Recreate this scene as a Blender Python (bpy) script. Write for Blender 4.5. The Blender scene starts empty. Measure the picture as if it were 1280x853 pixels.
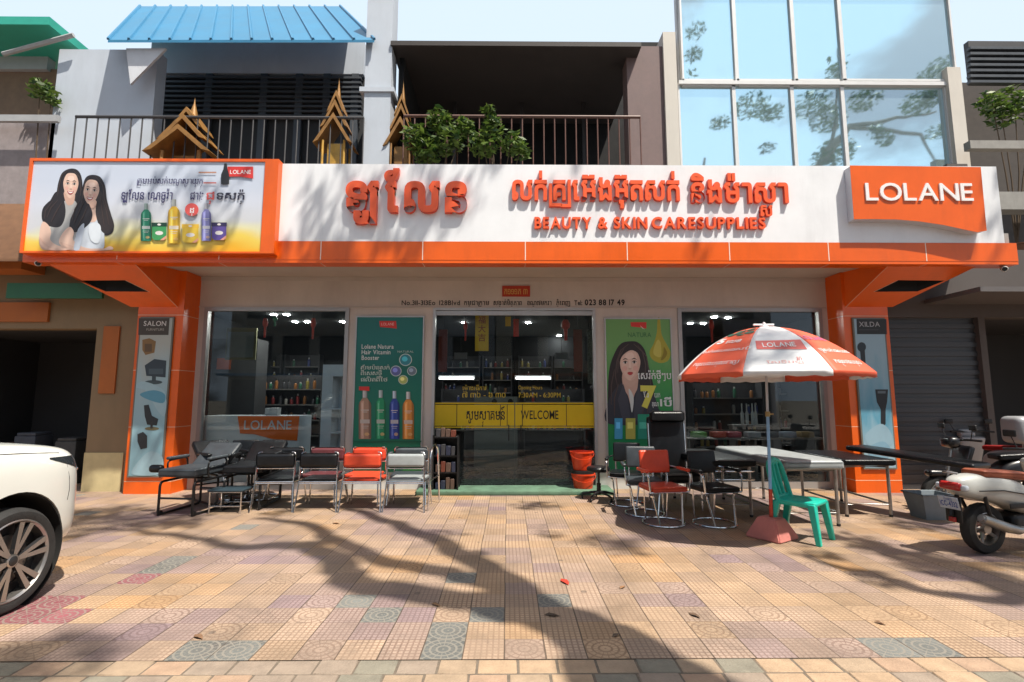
import bpy, bmesh, math, random
from mathutils import Vector, Matrix
S = bpy.context.scene
C = S.collection
rnd = random.Random(11)
R = math.radians

# ------------------------------------------------------------------ camera
FPX = 632.0; EYE = 1.6; PITCH = math.atan(FPX / 5530.0); YAW = R(0.5)
cam = bpy.data.cameras.new('camera'); cam_ob = bpy.data.objects.new('camera', cam); C.objects.link(cam_ob)
cam.sensor_width = 36.0; cam.lens = FPX / 1280 * 36.0; cam.clip_end = 800; cam.clip_start = 0.05
cam_ob.location = (0, 0, EYE); cam_ob.rotation_euler = (math.pi / 2 + PITCH, 0, -YAW)
S.camera = cam_ob

# ------------------------------------------------------------------ light
KX = 0.36; KY = 0.36                                   # shadow shift per metre of height: -KX in x, +KY in y
SUN = Vector((-KX, KY, -1)).normalized()
EL = math.asin(-SUN.z)
w = bpy.data.worlds.new('World'); S.world = w; w.use_nodes = True
wn = w.node_tree; bg = wn.nodes['Background']
sky = wn.nodes.new('ShaderNodeTexSky'); sky.sky_type = 'NISHITA'; sky.sun_disc = False
sky.sun_elevation = EL; sky.sun_rotation = math.atan2(-SUN.x, -SUN.y)
sky.dust_density = 4.5; sky.ozone_density = 1.0; sky.air_density = 1.0
# broken white cloud added to brighten sky and upper panes, thickest in the north
tcw = wn.nodes.new('ShaderNodeTexCoord'); cn = wn.nodes.new('ShaderNodeTexNoise'); cn.inputs['Scale'].default_value = 2.3; cn.inputs['Detail'].default_value = 7; cn.inputs['Roughness'].default_value = .58
cmap = wn.nodes.new('ShaderNodeMapping'); cmap.inputs['Scale'].default_value = (1, 1, 1.9); cmap.inputs['Location'].default_value = (.4, .1, .2)
wn.links.new(tcw.outputs['Generated'], cmap.inputs[0]); wn.links.new(cmap.outputs[0], cn.inputs['Vector'])
csp = wn.nodes.new('ShaderNodeSeparateXYZ'); wn.links.new(tcw.outputs['Generated'], csp.inputs[0])
cy = wn.nodes.new('ShaderNodeMath'); cy.operation = 'MULTIPLY_ADD'; cy.inputs[1].default_value = .24; cab = wn.nodes.new('ShaderNodeMath'); cab.operation = 'MULTIPLY_ADD'; cab.inputs[1].default_value = 2.6; cab.inputs[2].default_value = 0.0; cpos = wn.nodes.new('ShaderNodeMath'); cpos.operation = 'MAXIMUM'; cpos.inputs[1].default_value = 0; wn.links.new(csp.outputs[1], cpos.inputs[0]); cneg = wn.nodes.new('ShaderNodeMath'); cneg.operation = 'ABSOLUTE'; wn.links.new(csp.outputs[1], cneg.inputs[0]); wn.links.new(cpos.outputs[0], cab.inputs[0]); wn.links.new(cneg.outputs[0], cab.inputs[2]); wn.links.new(cab.outputs[0], cy.inputs[0]); wn.links.new(cn.outputs['Fac'], cy.inputs[2])
cr = wn.nodes.new('ShaderNodeMapRange'); cr.interpolation_type = 'SMOOTHSTEP'; cr.inputs['From Min'].default_value = .585; cr.inputs['From Max'].default_value = .70; wn.links.new(cy.outputs[0], cr.inputs['Value'])
cm = wn.nodes.new('ShaderNodeMix'); cm.data_type = 'RGBA'; wn.links.new(cr.outputs[0], cm.inputs[0]); wn.links.new(sky.outputs[0], cm.inputs[6]); cm.inputs[7].default_value = (10.6, 12.6, 14.8, 1)
wn.links.new(cm.outputs[2], bg.inputs[0]); bg.inputs[1].default_value = 0.05
sl = bpy.data.lights.new('sun', 'SUN'); sl.energy = 5.0; sl.angle = R(0.7); sl.color = (1.0, 0.93, 0.82)
sun = bpy.data.objects.new('sun', sl); C.objects.link(sun)
sun.rotation_euler = SUN.to_track_quat('-Z', 'Y').to_euler(); sun.location = (10, -10, 20)
S.view_settings.view_transform = 'Standard'; S.view_settings.look = 'None'
S.view_settings.exposure = 0.56; S.view_settings.gamma = 1.0; S.view_settings.use_curve_mapping = False
S.render.engine = 'CYCLES'
S.cycles.max_bounces = 7; S.cycles.diffuse_bounces = 3; S.cycles.glossy_bounces = 3; S.cycles.transparent_max_bounces = 10
S.cycles.transmission_bounces = 4; S.cycles.caustics_reflective = False; S.cycles.caustics_refractive = False

# ------------------------------------------------------------------ pixel of the photo -> point on a plane of the place
FW = Vector((math.sin(YAW) * math.cos(PITCH), math.cos(YAW) * math.cos(PITCH), math.sin(PITCH)))
RT = Vector((math.cos(YAW), -math.sin(YAW), 0)); UP = RT.cross(FW)
def ray(px, py): return FW + RT * ((px - 640) / FPX) + UP * (-(py - 426.5) / FPX)
def W(px, py, Y):
    r = ray(px, py); t = Y / r.y
    return Vector((r.x * t, Y, EYE + r.z * t))
def G(px, py, z=0.0):
    r = ray(px, py); t = (z - EYE) / r.z
    return Vector((r.x * t, r.y * t, z))

# ------------------------------------------------------------------ materials
MATS = {}
def mat(name, col, rough=0.5, metal=0.0, var=0.10, vscale=6.0, bump=0.0, bscale=60.0, emit=0.0, coat=0.0, spec=0.5, dirt=0.0):
    if name in MATS: return MATS[name]
    m = bpy.data.materials.new(name); m.use_nodes = True; nt = m.node_tree; n = nt.nodes; L = nt.links
    b = n['Principled BSDF']
    b.inputs['Roughness'].default_value = rough; b.inputs['Metallic'].default_value = metal
    b.inputs['Specular IOR Level'].default_value = spec
    if coat: b.inputs['Coat Weight'].default_value = coat; b.inputs['Coat Roughness'].default_value = 0.08
    c4 = (*col, 1)
    b.inputs['Base Color'].default_value = c4
    tc = n.new('ShaderNodeTexCoord')
    if var > 0:
        nz = n.new('ShaderNodeTexNoise'); nz.inputs['Scale'].default_value = vscale; nz.inputs['Detail'].default_value = 5; nz.inputs['Roughness'].default_value = 0.62
        L.new(tc.outputs['Object'], nz.inputs['Vector'])
        mr = n.new('ShaderNodeMapRange'); mr.inputs['From Min'].default_value = 0.3; mr.inputs['From Max'].default_value = 0.7
        mr.inputs['To Min'].default_value = 1 - var; mr.inputs['To Max'].default_value = 1 + var * 0.6
        L.new(nz.outputs['Fac'], mr.inputs['Value'])
        mx = n.new('ShaderNodeMix'); mx.data_type = 'RGBA'; mx.blend_type = 'MULTIPLY'; mx.inputs[0].default_value = 1
        mx.inputs[6].default_value = c4; L.new(mr.outputs[0], mx.inputs[7])
        L.new(mx.outputs[2], b.inputs['Base Color'])
        rr = n.new('ShaderNodeMapRange'); rr.inputs['To Min'].default_value = max(0.02, rough - 0.08); rr.inputs['To Max'].default_value = min(1, rough + 0.12)
        L.new(nz.outputs['Fac'], rr.inputs['Value']); L.new(rr.outputs[0], b.inputs['Roughness'])
        if dirt > 0:
            n2 = n.new('ShaderNodeTexNoise'); n2.inputs['Scale'].default_value = vscale * 0.35; n2.inputs['Detail'].default_value = 8; n2.inputs['Roughness'].default_value = 0.75
            mp = n.new('ShaderNodeMapping'); mp.inputs['Scale'].default_value = (2.2, 2.2, 0.5)
            L.new(tc.outputs['Object'], mp.inputs[0]); L.new(mp.outputs[0], n2.inputs['Vector'])
            r2 = n.new('ShaderNodeMapRange'); r2.inputs['From Min'].default_value = 0.48; r2.inputs['From Max'].default_value = 0.75
            r2.inputs['To Max'].default_value = dirt; L.new(n2.outputs['Fac'], r2.inputs['Value'])
            m2 = n.new('ShaderNodeMix'); m2.data_type = 'RGBA'; L.new(r2.outputs[0], m2.inputs[0]); L.new(mx.outputs[2], m2.inputs[6])
            m2.inputs[7].default_value = (col[0] * .35 + .02, col[1] * .35 + .016, col[2] * .35 + .012, 1)
            L.new(m2.outputs[2], b.inputs['Base Color'])
    if bump > 0:
        nb = n.new('ShaderNodeTexNoise'); nb.inputs['Scale'].default_value = bscale; nb.inputs['Detail'].default_value = 4
        L.new(tc.outputs['Object'], nb.inputs['Vector'])
        bp = n.new('ShaderNodeBump'); bp.inputs['Strength'].default_value = bump; bp.inputs['Distance'].default_value = 0.01
        L.new(nb.outputs['Fac'], bp.inputs['Height']); L.new(bp.outputs[0], b.inputs['Normal'])
    if emit: b.inputs['Emission Color'].default_value = c4; b.inputs['Emission Strength'].default_value = emit
    MATS[name] = m
    return m
def ink(col):                                           # flat printing ink / vinyl
    k = 'ink_%02x%02x%02x' % tuple(int(max(0, min(1, c)) * 255) for c in col)
    return mat(k, col, rough=0.45, var=0.04, vscale=9)
def glass_mat(name, tint=(1, 1, 1), refl=1.0, ior=1.5, rough=0.0):
    m = bpy.data.materials.new(name); m.use_nodes = True; nt = m.node_tree; n = nt.nodes; L = nt.links
    n.remove(n['Principled BSDF']); out = n['Material Output']
    t = n.new('ShaderNodeBsdfTransparent'); t.inputs[0].default_value = (*tint, 1)
    g = n.new('ShaderNodeBsdfGlossy'); g.inputs['Roughness'].default_value = rough; g.inputs[0].default_value = (.95, .97, 1, 1)
    f = n.new('ShaderNodeFresnel'); f.inputs['IOR'].default_value = ior
    mm = n.new('ShaderNodeMath'); mm.operation = 'MULTIPLY'; mm.inputs[1].default_value = refl; mm.use_clamp = True
    L.new(f.outputs[0], mm.inputs[0])
    mx = n.new('ShaderNodeMixShader'); L.new(mm.outputs[0], mx.inputs[0]); L.new(t.outputs[0], mx.inputs[1]); L.new(g.outputs[0], mx.inputs[2])
    L.new(mx.outputs[0], out.inputs[0]); MATS[name] = m
    return m

ORANGE = mat('orange_panel', (.80, .120, .006), rough=.30, var=.10, vscale=1.2, spec=.5, dirt=.34, bump=.06, bscale=2.5)
LETTER = mat('letter_red_orange', (.88, .115, .030), rough=.35, var=.06, vscale=3)
ORANGE_EDGE = mat('orange_letter_side', (.70, .06, .010), rough=.35, var=.05)
WHITE_BOARD = mat('white_board', (.84, .86, .89), rough=.38, var=.06, vscale=1.5, dirt=.22)
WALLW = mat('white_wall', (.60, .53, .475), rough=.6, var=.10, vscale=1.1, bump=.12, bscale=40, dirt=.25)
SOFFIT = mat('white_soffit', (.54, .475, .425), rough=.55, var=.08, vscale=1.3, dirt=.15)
SEAM = mat('seam_sealant', (.80, .52, .36), rough=.6, var=.1)
CHROME = mat('chrome', (.74, .74, .75), rough=.16, metal=1.0, var=.12, vscale=20)
ALU = mat('aluminium', (.55, .55, .55), rough=.35, metal=.6, var=.08, vscale=5)
BLACK_L = mat('black_leather', (.007, .008, .010), rough=.30, spec=.4, var=.25, vscale=9, bump=.25, bscale=160)
GREY_L = mat('grey_leather', (.045, .055, .065), rough=.38, var=.2, vscale=9, bump=.25, bscale=160)
SILVER_L = mat('silver_leather', (.34, .37, .38), rough=.33, var=.12, vscale=7, bump=.2, bscale=140)
RED_L = mat('red_leather', (.66, .070, .028), rough=.33, var=.12, vscale=8, bump=.2, bscale=150)
MAROON_L = mat('maroon_leather', (.13, .035, .04), rough=.35, var=.2, vscale=8, bump=.2, bscale=150)
BLACK_M = mat('black_metal', (.008, .008, .009), rough=.4, var=.2)
BLACK_P = mat('black_plastic', (.009, .009, .010), rough=.5, var=.2)
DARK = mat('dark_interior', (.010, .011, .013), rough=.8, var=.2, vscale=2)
GLASS = glass_mat('shop_glass', (.88, .92, .92), .62, 1.5)

# ------------------------------------------------------------------ meshes
class MB:
    def __init__(s): s.v = []; s.f = []; s.m = []; s.mats = []; s.cur = 0; s.sm = []
    def use(s, m):
        if m not in s.mats: s.mats.append(m)
        s.cur = s.mats.index(m); return s
    def add(s, vs, fs, M=None, smooth=True):
        o = len(s.v)
        s.v += [tuple(M @ Vector(p)) if M is not None else tuple(p) for p in vs]
        for f in fs: s.f.append(tuple(i + o for i in f)); s.m.append(s.cur); s.sm.append(smooth)
        return s
    def box(s, x0, x1, y0, y1, z0, z1, M=None):
        v = [(x, y, z) for z in (z0, z1) for y in (y0, y1) for x in (x0, x1)]
        return s.add(v, [(0, 2, 3, 1), (4, 5, 7, 6), (0, 1, 5, 4), (2, 6, 7, 3), (0, 4, 6, 2), (1, 3, 7, 5)], M, False)
    def rbox(s, c, d, r=.02, seg=3, M=None, puff=0.0):
        bm = bmesh.new(); bmesh.ops.create_cube(bm, size=1)
        for v in bm.verts: v.co = Vector((v.co.x * d[0], v.co.y * d[1], v.co.z * d[2]))
        if puff:
            bmesh.ops.subdivide_edges(bm, edges=bm.edges[:], cuts=4, use_grid_fill=True)
            es = [e for e in bm.edges if len(e.link_faces) == 2 and e.calc_face_angle(0) > .5]
        else: es = bm.edges[:]
        bmesh.ops.bevel(bm, geom=es, offset=min(r, min(d) * .49), segments=seg, affect='EDGES', profile=.5)
        if puff:
            for v in bm.verts:
                u = [abs(v.co[i]) / (d[i] / 2) for i in range(3)]
                k = min(range(3), key=lambda i: d[i])
                a = [i for i in range(3) if i != k]
                v.co[k] *= 1 + puff * (1 - min(1, u[a[0]]) ** 2) * (1 - min(1, u[a[1]]) ** 2)
        bm.verts.index_update()
        T = Matrix.Translation(c)
        if M is not None: T = M @ T
        s.add([v.co.copy() for v in bm.verts], [[v.index for v in f.verts] for f in bm.faces], T); bm.free(); return s
    def tube(s, pts, r, seg=8, closed=False, M=None, cap=True):
        P = [Vector(p) for p in pts]; n = len(P); rs = r if isinstance(r, (list, tuple)) else [r] * n
        d0 = (P[1] - P[0]).normalized(); a = Vector((0, 0, 1)) if abs(d0.z) < .9 else Vector((1, 0, 0))
        u = d0.cross(a).normalized(); vs = []; fs = []
        for i in range(n):
            if closed: d = (P[(i + 1) % n] - P[i - 1]).normalized()
            else: d = (P[min(i + 1, n - 1)] - P[max(i - 1, 0)]).normalized()
            u = (u - d * u.dot(d)); u = u.normalized() if u.length > 1e-6 else d.orthogonal().normalized(); v = d.cross(u)
            for k in range(seg):
                t = 2 * math.pi * k / seg
                vs.append(P[i] + (u * math.cos(t) + v * math.sin(t)) * rs[i])
        for i in range(n if closed else n - 1):
            j = (i + 1) % n
            for k in range(seg):
                k2 = (k + 1) % seg
                fs.append((i * seg + k, i * seg + k2, j * seg + k2, j * seg + k))
        if cap and not closed: fs.append(tuple(range(seg - 1, -1, -1))); fs.append(tuple((n - 1) * seg + k for k in range(seg)))
        return s.add(vs, fs, M)
    def lathe(s, prof, c=(0, 0, 0), seg=20, axis='z', M=None, a0=0, a1=None):
        full = a1 is None; A1 = 2 * math.pi if full else a1; vs = []; fs = []; n = len(prof); ns = seg if full else seg + 1
        for k in range(ns):
            t = a0 + (A1 - a0) * k / seg
            for (r, h) in prof:
                x, y, z = r * math.cos(t), r * math.sin(t), h
                if axis == 'x': x, y, z = h, x, y
                elif axis == 'y': x, y, z = x, h, y
                vs.append((x + c[0], y + c[1], z + c[2]))
        for k in range(seg):
            k2 = (k + 1) % ns
            for i in range(n - 1): fs.append((k * n + i, k2 * n + i, k2 * n + i + 1, k * n + i + 1))
        return s.add(vs, fs, M)
    def prism(s, poly, y0, y1, axis='y', M=None, smooth=False):
        n = len(poly)
        def q(a, b, h): return (a, h, b) if axis == 'y' else ((h, a, b) if axis == 'x' else (a, b, h))
        vs = [q(a, b, y0) for a, b in poly] + [q(a, b, y1) for a, b in poly]
        fs = [tuple(range(n)), tuple(range(2 * n - 1, n - 1, -1))] + [(i, i + n, (i + 1) % n + n, (i + 1) % n) for i in range(n)]
        return s.add(vs, fs, M, smooth)
    def face(s, pts, M=None): return s.add(pts, [tuple(range(len(pts)))], M, False)
    def xf(s, M): s.v = [tuple(M @ Vector(p)) for p in s.v]; return s
    def build(s, name, parent=None, m=None, local=False, sharp=38, fixn=True):
        me = bpy.data.meshes.new(name)
        vs = s.v
        if parent is not None and not local:
            o = base_of(parent); vs = [(a - o[0], b - o[1], c - o[2]) for a, b, c in s.v]
        me.from_pydata(vs, [], s.f)
        for mm in (s.mats or [m]): me.materials.append(mm)
        if s.mats: me.polygons.foreach_set('material_index', s.m)
        me.polygons.foreach_set('use_smooth', s.sm)
        if fixn:
            bm = bmesh.new(); bm.from_mesh(me); bmesh.ops.recalc_face_normals(bm, faces=bm.faces); bm.to_mesh(me); bm.free()
        me.set_sharp_from_angle(angle=R(sharp)); me.update()
        ob = bpy.data.objects.new(name, me); C.objects.link(ob)
        if parent is not None: ob.parent = parent
        return ob
BASE = {}
def base_of(o):
    x = Vector((0, 0, 0)); p = o
    while p is not None: x = x + p.location; p = p.parent
    return x
def tag(o, label=None, cat=None, group=None, kind=None):
    if label: o['label'] = label
    if cat: o['category'] = cat
    if group: o['group'] = group
    if kind: o['kind'] = kind
    return o
def thing(name, label, cat, loc=(0, 0, 0), rz=0.0, group=None):
    o = bpy.data.objects.new(name, None); C.objects.link(o); o.location = loc; o.rotation_euler = (0, 0, rz); o.empty_display_size = .1
    return tag(o, label, cat, group)
def solo(name, mb, label, cat, loc, m=None, group=None, local=False):  # a thing that is one mesh, its origin at its base
    me_o = mb.build(name, None, m)
    if not local:
        me_o.data.transform(Matrix.Translation(-Vector(loc)))
    me_o.location = loc
    return tag(me_o, label, cat, group)
def dup(root, loc=None, rz=None, label=None, cat=None, group=None, swap=None):
    def cp(o, par):
        c = o.copy(); C.objects.link(c)
        if par is not None: c.parent = par
        if swap and o.type == 'MESH':
            used = [mm for mm in o.data.materials if mm in swap]
            if used:
                key = (o.data.name, tuple(swap[u].name for u in used))
                if key not in SW:
                    d = o.data.copy()
                    for i, mm in enumerate(d.materials):
                        if mm in swap: d.materials[i] = swap[mm]
                    SW[key] = d
                c.data = SW[key]
        for ch in [x for x in KIDS.get(o.name, o.children)]: cp(ch, c)
        return c
    c = cp(root, None)
    if loc is not None: c.location = loc
    if rz is not None: c.rotation_euler = (0, 0, rz)
    return tag(c, label, cat, group)
SW = {}; KIDS = {}
def fil(pts, r, n=5):                                   # round the corners of a polyline
    P = [Vector(p) for p in pts]; out = [P[0]]
    for i in range(1, len(P) - 1):
        a = P[i - 1] - P[i]; b = P[i + 1] - P[i]; d = min(r, a.length * .49, b.length * .49)
        p0 = P[i] + a.normalized() * d; p1 = P[i] + b.normalized() * d
        for k in range(n + 1):
            t = k / n; out.append(p0 * (1 - t) ** 2 + P[i] * 2 * t * (1 - t) + p1 * t ** 2)
    out.append(P[-1]); return out
def ring(c, rx, ry, n=28): return [(c[0] + rx * math.cos(2 * math.pi * k / n), c[1] + ry * math.sin(2 * math.pi * k / n), c[2]) for k in range(n)]
def crom(pts, n=5):                                     # smooth closed outline through 2-D points
    out = []; N = len(pts)
    for i in range(N):
        p0, p1, p2, p3 = [pts[(i + k - 1) % N] for k in range(4)]
        for k in range(n):
            t = k / n
            out.append(tuple(.5 * (2 * p1[j] + (p2[j] - p0[j]) * t + (2 * p0[j] - 5 * p1[j] + 4 * p2[j] - p3[j]) * t * t + (3 * p1[j] - p0[j] - 3 * p2[j] + p3[j]) * t ** 3) for j in (0, 1)))
    return out

# ------------------------------------------------------------------ lettering
GL = {}
def glyph(ch, bold):
    k = (ch, round(bold, 4))
    if k in GL: return GL[k]
    cu = bpy.data.curves.new('g', 'FONT'); cu.body = ch; cu.size = 1.0
    ob = bpy.data.objects.new('g', cu); C.objects.link(ob); bpy.context.view_layer.update()
    dg = bpy.context.evaluated_depsgraph_get()
    c2 = ob.evaluated_get(dg).to_curve(dg)
    loops = []
    for sp in c2.splines:
        P = [p.co.copy() for p in sp.bezier_points]; HL = [p.handle_left.copy() for p in sp.bezier_points]; HR = [p.handle_right.copy() for p in sp.bezier_points]
        pts = []
        for i in range(len(P)):
            j = (i + 1) % len(P); straight = ((HR[i] - P[i]).cross(P[j] - P[i]).length < 1e-5 and (HL[j] - P[j]).cross(P[j] - P[i]).length < 1e-5)
            nn = 1 if straight else 4
            for q in range(nn):
                t = q / nn; pts.append(((1 - t) ** 3 * P[i] + 3 * t * (1 - t) ** 2 * HR[i] + 3 * t * t * (1 - t) * HL[j] + t ** 3 * P[j]).to_2d())
        cl = []
        for p in pts:
            if not cl or (p - cl[-1]).length > 1e-4: cl.append(p)
        if len(cl) > 2 and (cl[0] - cl[-1]).length < 1e-4: cl.pop()
        if len(cl) < 3: continue
        A = sum(cl[i].x * cl[(i + 1) % len(cl)].y - cl[(i + 1) % len(cl)].x * cl[i].y for i in range(len(cl))) / 2
        loops.append((A, cl))
    ob.to_curve_clear(); C.objects.unlink(ob); bpy.data.objects.remove(ob); bpy.data.curves.remove(cu)
    if not loops: GL[k] = []; return []
    big = max(loops, key=lambda l: abs(l[0])); sgn = 1 if big[0] > 0 else -1
    def inside(p, poly):
        c = False
        for i in range(len(poly)):
            a, b = poly[i], poly[i - 1]
            if (a.y > p.y) != (b.y > p.y) and p.x < (b.x - a.x) * (p.y - a.y) / (b.y - a.y) + a.x: c = not c
        return c
    outs = [(a, l, []) for a, l in loops if a * sgn > 0]; hol = [l for a, l in loops if a * sgn < 0]
    for h in hol:
        cand = [o for o in outs if inside(h[0], o[1])]
        if cand: min(cand, key=lambda o: abs(o[0]))[2].append(h)
    def grow(l, d):
        n = len(l); o = []
        for i in range(n):
            e0 = (l[i] - l[i - 1]).normalized(); e1 = (l[(i + 1) % n] - l[i]).normalized()
            n0 = Vector((e0.y, -e0.x)); n1 = Vector((e1.y, -e1.x)); m = n0 + n1
            if m.length < .35: m = n0; q = 1
            else: m = m.normalized(); q = min(1.6, 1 / max(.4, m.dot(n0)))
            o.append(l[i] + m * (d * q * sgn))
        return o
    res = []
    for a, l, hs in outs:
        L2 = [grow(l, bold)] + [grow(h, bold) for h in hs]
        cc = bpy.data.curves.new('g', 'CURVE'); cc.dimensions = '2D'; cc.fill_mode = 'FRONT'
        for q in L2:
            sp = cc.splines.new('POLY'); sp.points.add(len(q) - 1); sp.use_cyclic_u = True
            for i, p in enumerate(q): sp.points[i].co = (p.x, p.y, 0, 1)
        oo = bpy.data.objects.new('g', cc); C.objects.link(oo); bpy.context.view_layer.update()
        dg = bpy.context.evaluated_depsgraph_get(); me = oo.evaluated_get(dg).to_mesh()
        vs = [v.co.to_2d() for v in me.vertices]; fs = [tuple(p.vertices) for p in me.polygons]
        oo.evaluated_get(dg).to_mesh_clear(); C.objects.unlink(oo); bpy.data.objects.remove(oo); bpy.data.curves.remove(cc)
        res.append((vs, fs, L2))
    GL[k] = res; return res
ADV = {}
def bbox(g):
    xs = [v.x for o in g for v in o[2][0]]; ys = [v.y for o in g for v in o[2][0]]
    return min(xs), max(xs), min(ys), max(ys)
def parse(s):
    o = []; i = 0
    while i < len(s):
        if s[i] in '^_' and i + 1 < len(s): o.append(s[i:i + 2]); i += 2
        else: o.append(s[i]); i += 1
    return o
def layout(s, bold=0.0, gap=.09, space=.3):
    """list of (2-D outline groups) in em units, pen order; ^x sits over or under the last letter, _x is a small subscript, ~ a foot hook"""
    out = []; pen = 0; last = (0, .5)
    for tk in parse(s):
        if tk == ' ': pen += space; continue
        if tk in '~|':                                  # subscript-ro hook left of the next letter / tall tail right of the last
            t = .075 + 2 * bold
            if tk == '~': polys = [[(pen, -.22), (pen, .5), (pen + t, .5), (pen + t, -.12), (pen + .5, -.12), (pen + .5, -.22)]]
            else: polys = [[(pen, .62), (pen + t, .62), (pen + t, -.24), (pen - .26, -.24), (pen - .26, -.14), (pen, -.14)]]
            for pl in polys: out.append(([Vector(p) for p in pl], [tuple(range(6))], [[Vector(p) for p in pl]]))
            pen += t + gap * .5; continue
        mod = tk[0] if len(tk) == 2 else ''
        g = glyph(tk[-1], bold)
        if not g: pen += space; continue
        x0, x1, y0, y1 = bbox(g); sc = 1
        if mod == '^': dx = (last[0] + last[1]) / 2 - (x0 + x1) / 2; dy = 0
        elif mod == '_': sc = .55; dx = (last[0] + last[1]) / 2 - sc * (x0 + x1) / 2; dy = -.10 - sc * y1
        else: dx = pen - x0; dy = 0; last = (pen, pen + x1 - x0); pen += x1 - x0 + gap
        for vs, fs, L2 in g:
            q = lambda p: Vector((p.x * sc + dx, p.y * sc + dy))
            out.append(([q(p) for p in vs], fs, [[q(p) for p in l] for l in L2]))
    return out
def letters(mb, s, fn, width=None, height=None, size=None, bold=0.0, gap=.09, space=.3, depth=0.0, face=None, side=None, align='l', lift=.00012):
    """write s; fn(u, v, d) gives the 3-D point for u right, v up (metres), d out of the wall"""
    L = layout(s, bold, gap, space)
    if not L: return
    xs = [p.x for o in L for p in o[2][0]]; x0, x1 = min(xs), max(xs)
    sc = size if size else None
    sx = width / (x1 - x0) if width else sc
    sy = (height / .72 if height else (sc if sc else sx))
    off = {'l': 0, 'c': -.5, 'r': -1}[align] * (x1 - x0) * sx
    for i, (vs, fs, L2) in enumerate(L):
        dd = depth + lift * (i % 3)
        mb.use(face); mb.add([fn((p.x - x0) * sx + off, p.y * sy, dd) for p in vs], fs, None, False)
        if depth:
            mb.use(side or face)
            for l in L2:
                n = len(l); vv = [fn((p.x - x0) * sx + off, p.y * sy, dd) for p in l] + [fn((p.x - x0) * sx + off, p.y * sy, 0) for p in l]
                mb.add(vv, [(k, (k + 1) % n, (k + 1) % n + n, k + n) for k in range(n)], None, False)
def wall_fn(px, py, Y):
    o = W(px, py, Y)
    return lambda u, v, d: (o.x + u, Y - d, o.z + v)
def pxw(n, Y): return n * Y / FPX * 1.0                 # metres spanned by n photo pixels at depth Y (near the middle)
class Art:
    """flat printed shapes on a panel at depth Y, drawn in photo pixels, each layer a hair in front of the last"""
    def __init__(s, Y): s.mb = MB(); s.Y = Y; s.k = 0
    def poly(s, col, pts, smooth=False):
        s.k += 1; y = s.Y - .00018 * s.k
        if smooth: pts = crom(pts)
        s.mb.use(col if not isinstance(col, tuple) else ink(col)); s.mb.face([W(a, b, s.Y) + Vector((0, y - s.Y, 0)) for a, b in pts]); return s
    def rect(s, col, a, b, c, d): return s.poly(col, [(a, b), (c, b), (c, d), (a, d)])
    def ell(s, col, cx, cy, rx, ry, n=20): return s.poly(col, [(cx + rx * math.cos(2 * math.pi * k / n), cy + ry * math.sin(2 * math.pi * k / n)) for k in range(n)])
    def text(s, col, t, px, py, wpx, hpx=None, bold=0.0, gap=.09, space=.3):
        s.k += 1; a = W(px, py, s.Y); b = W(px + wpx, py, s.Y); y = s.Y - .00018 * s.k
        h = None if hpx is None else hpx * s.Y / FPX
        letters(s.mb, t, lambda u, v, d: (a.x + u, y - d, a.z + v), width=b.x - a.x, height=h, bold=bold, gap=gap, space=space, face=col if not isinstance(col, tuple) else ink(col)); s.k += 2; return s
    def build(s, name, parent): return s.mb.build(name, parent, fixn=False)
# ================================================================== THE SETTING
Yp = 8.84; Yw = 9.28; Yc = 7.95                          # pillar fronts, shop wall, canopy front
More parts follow.
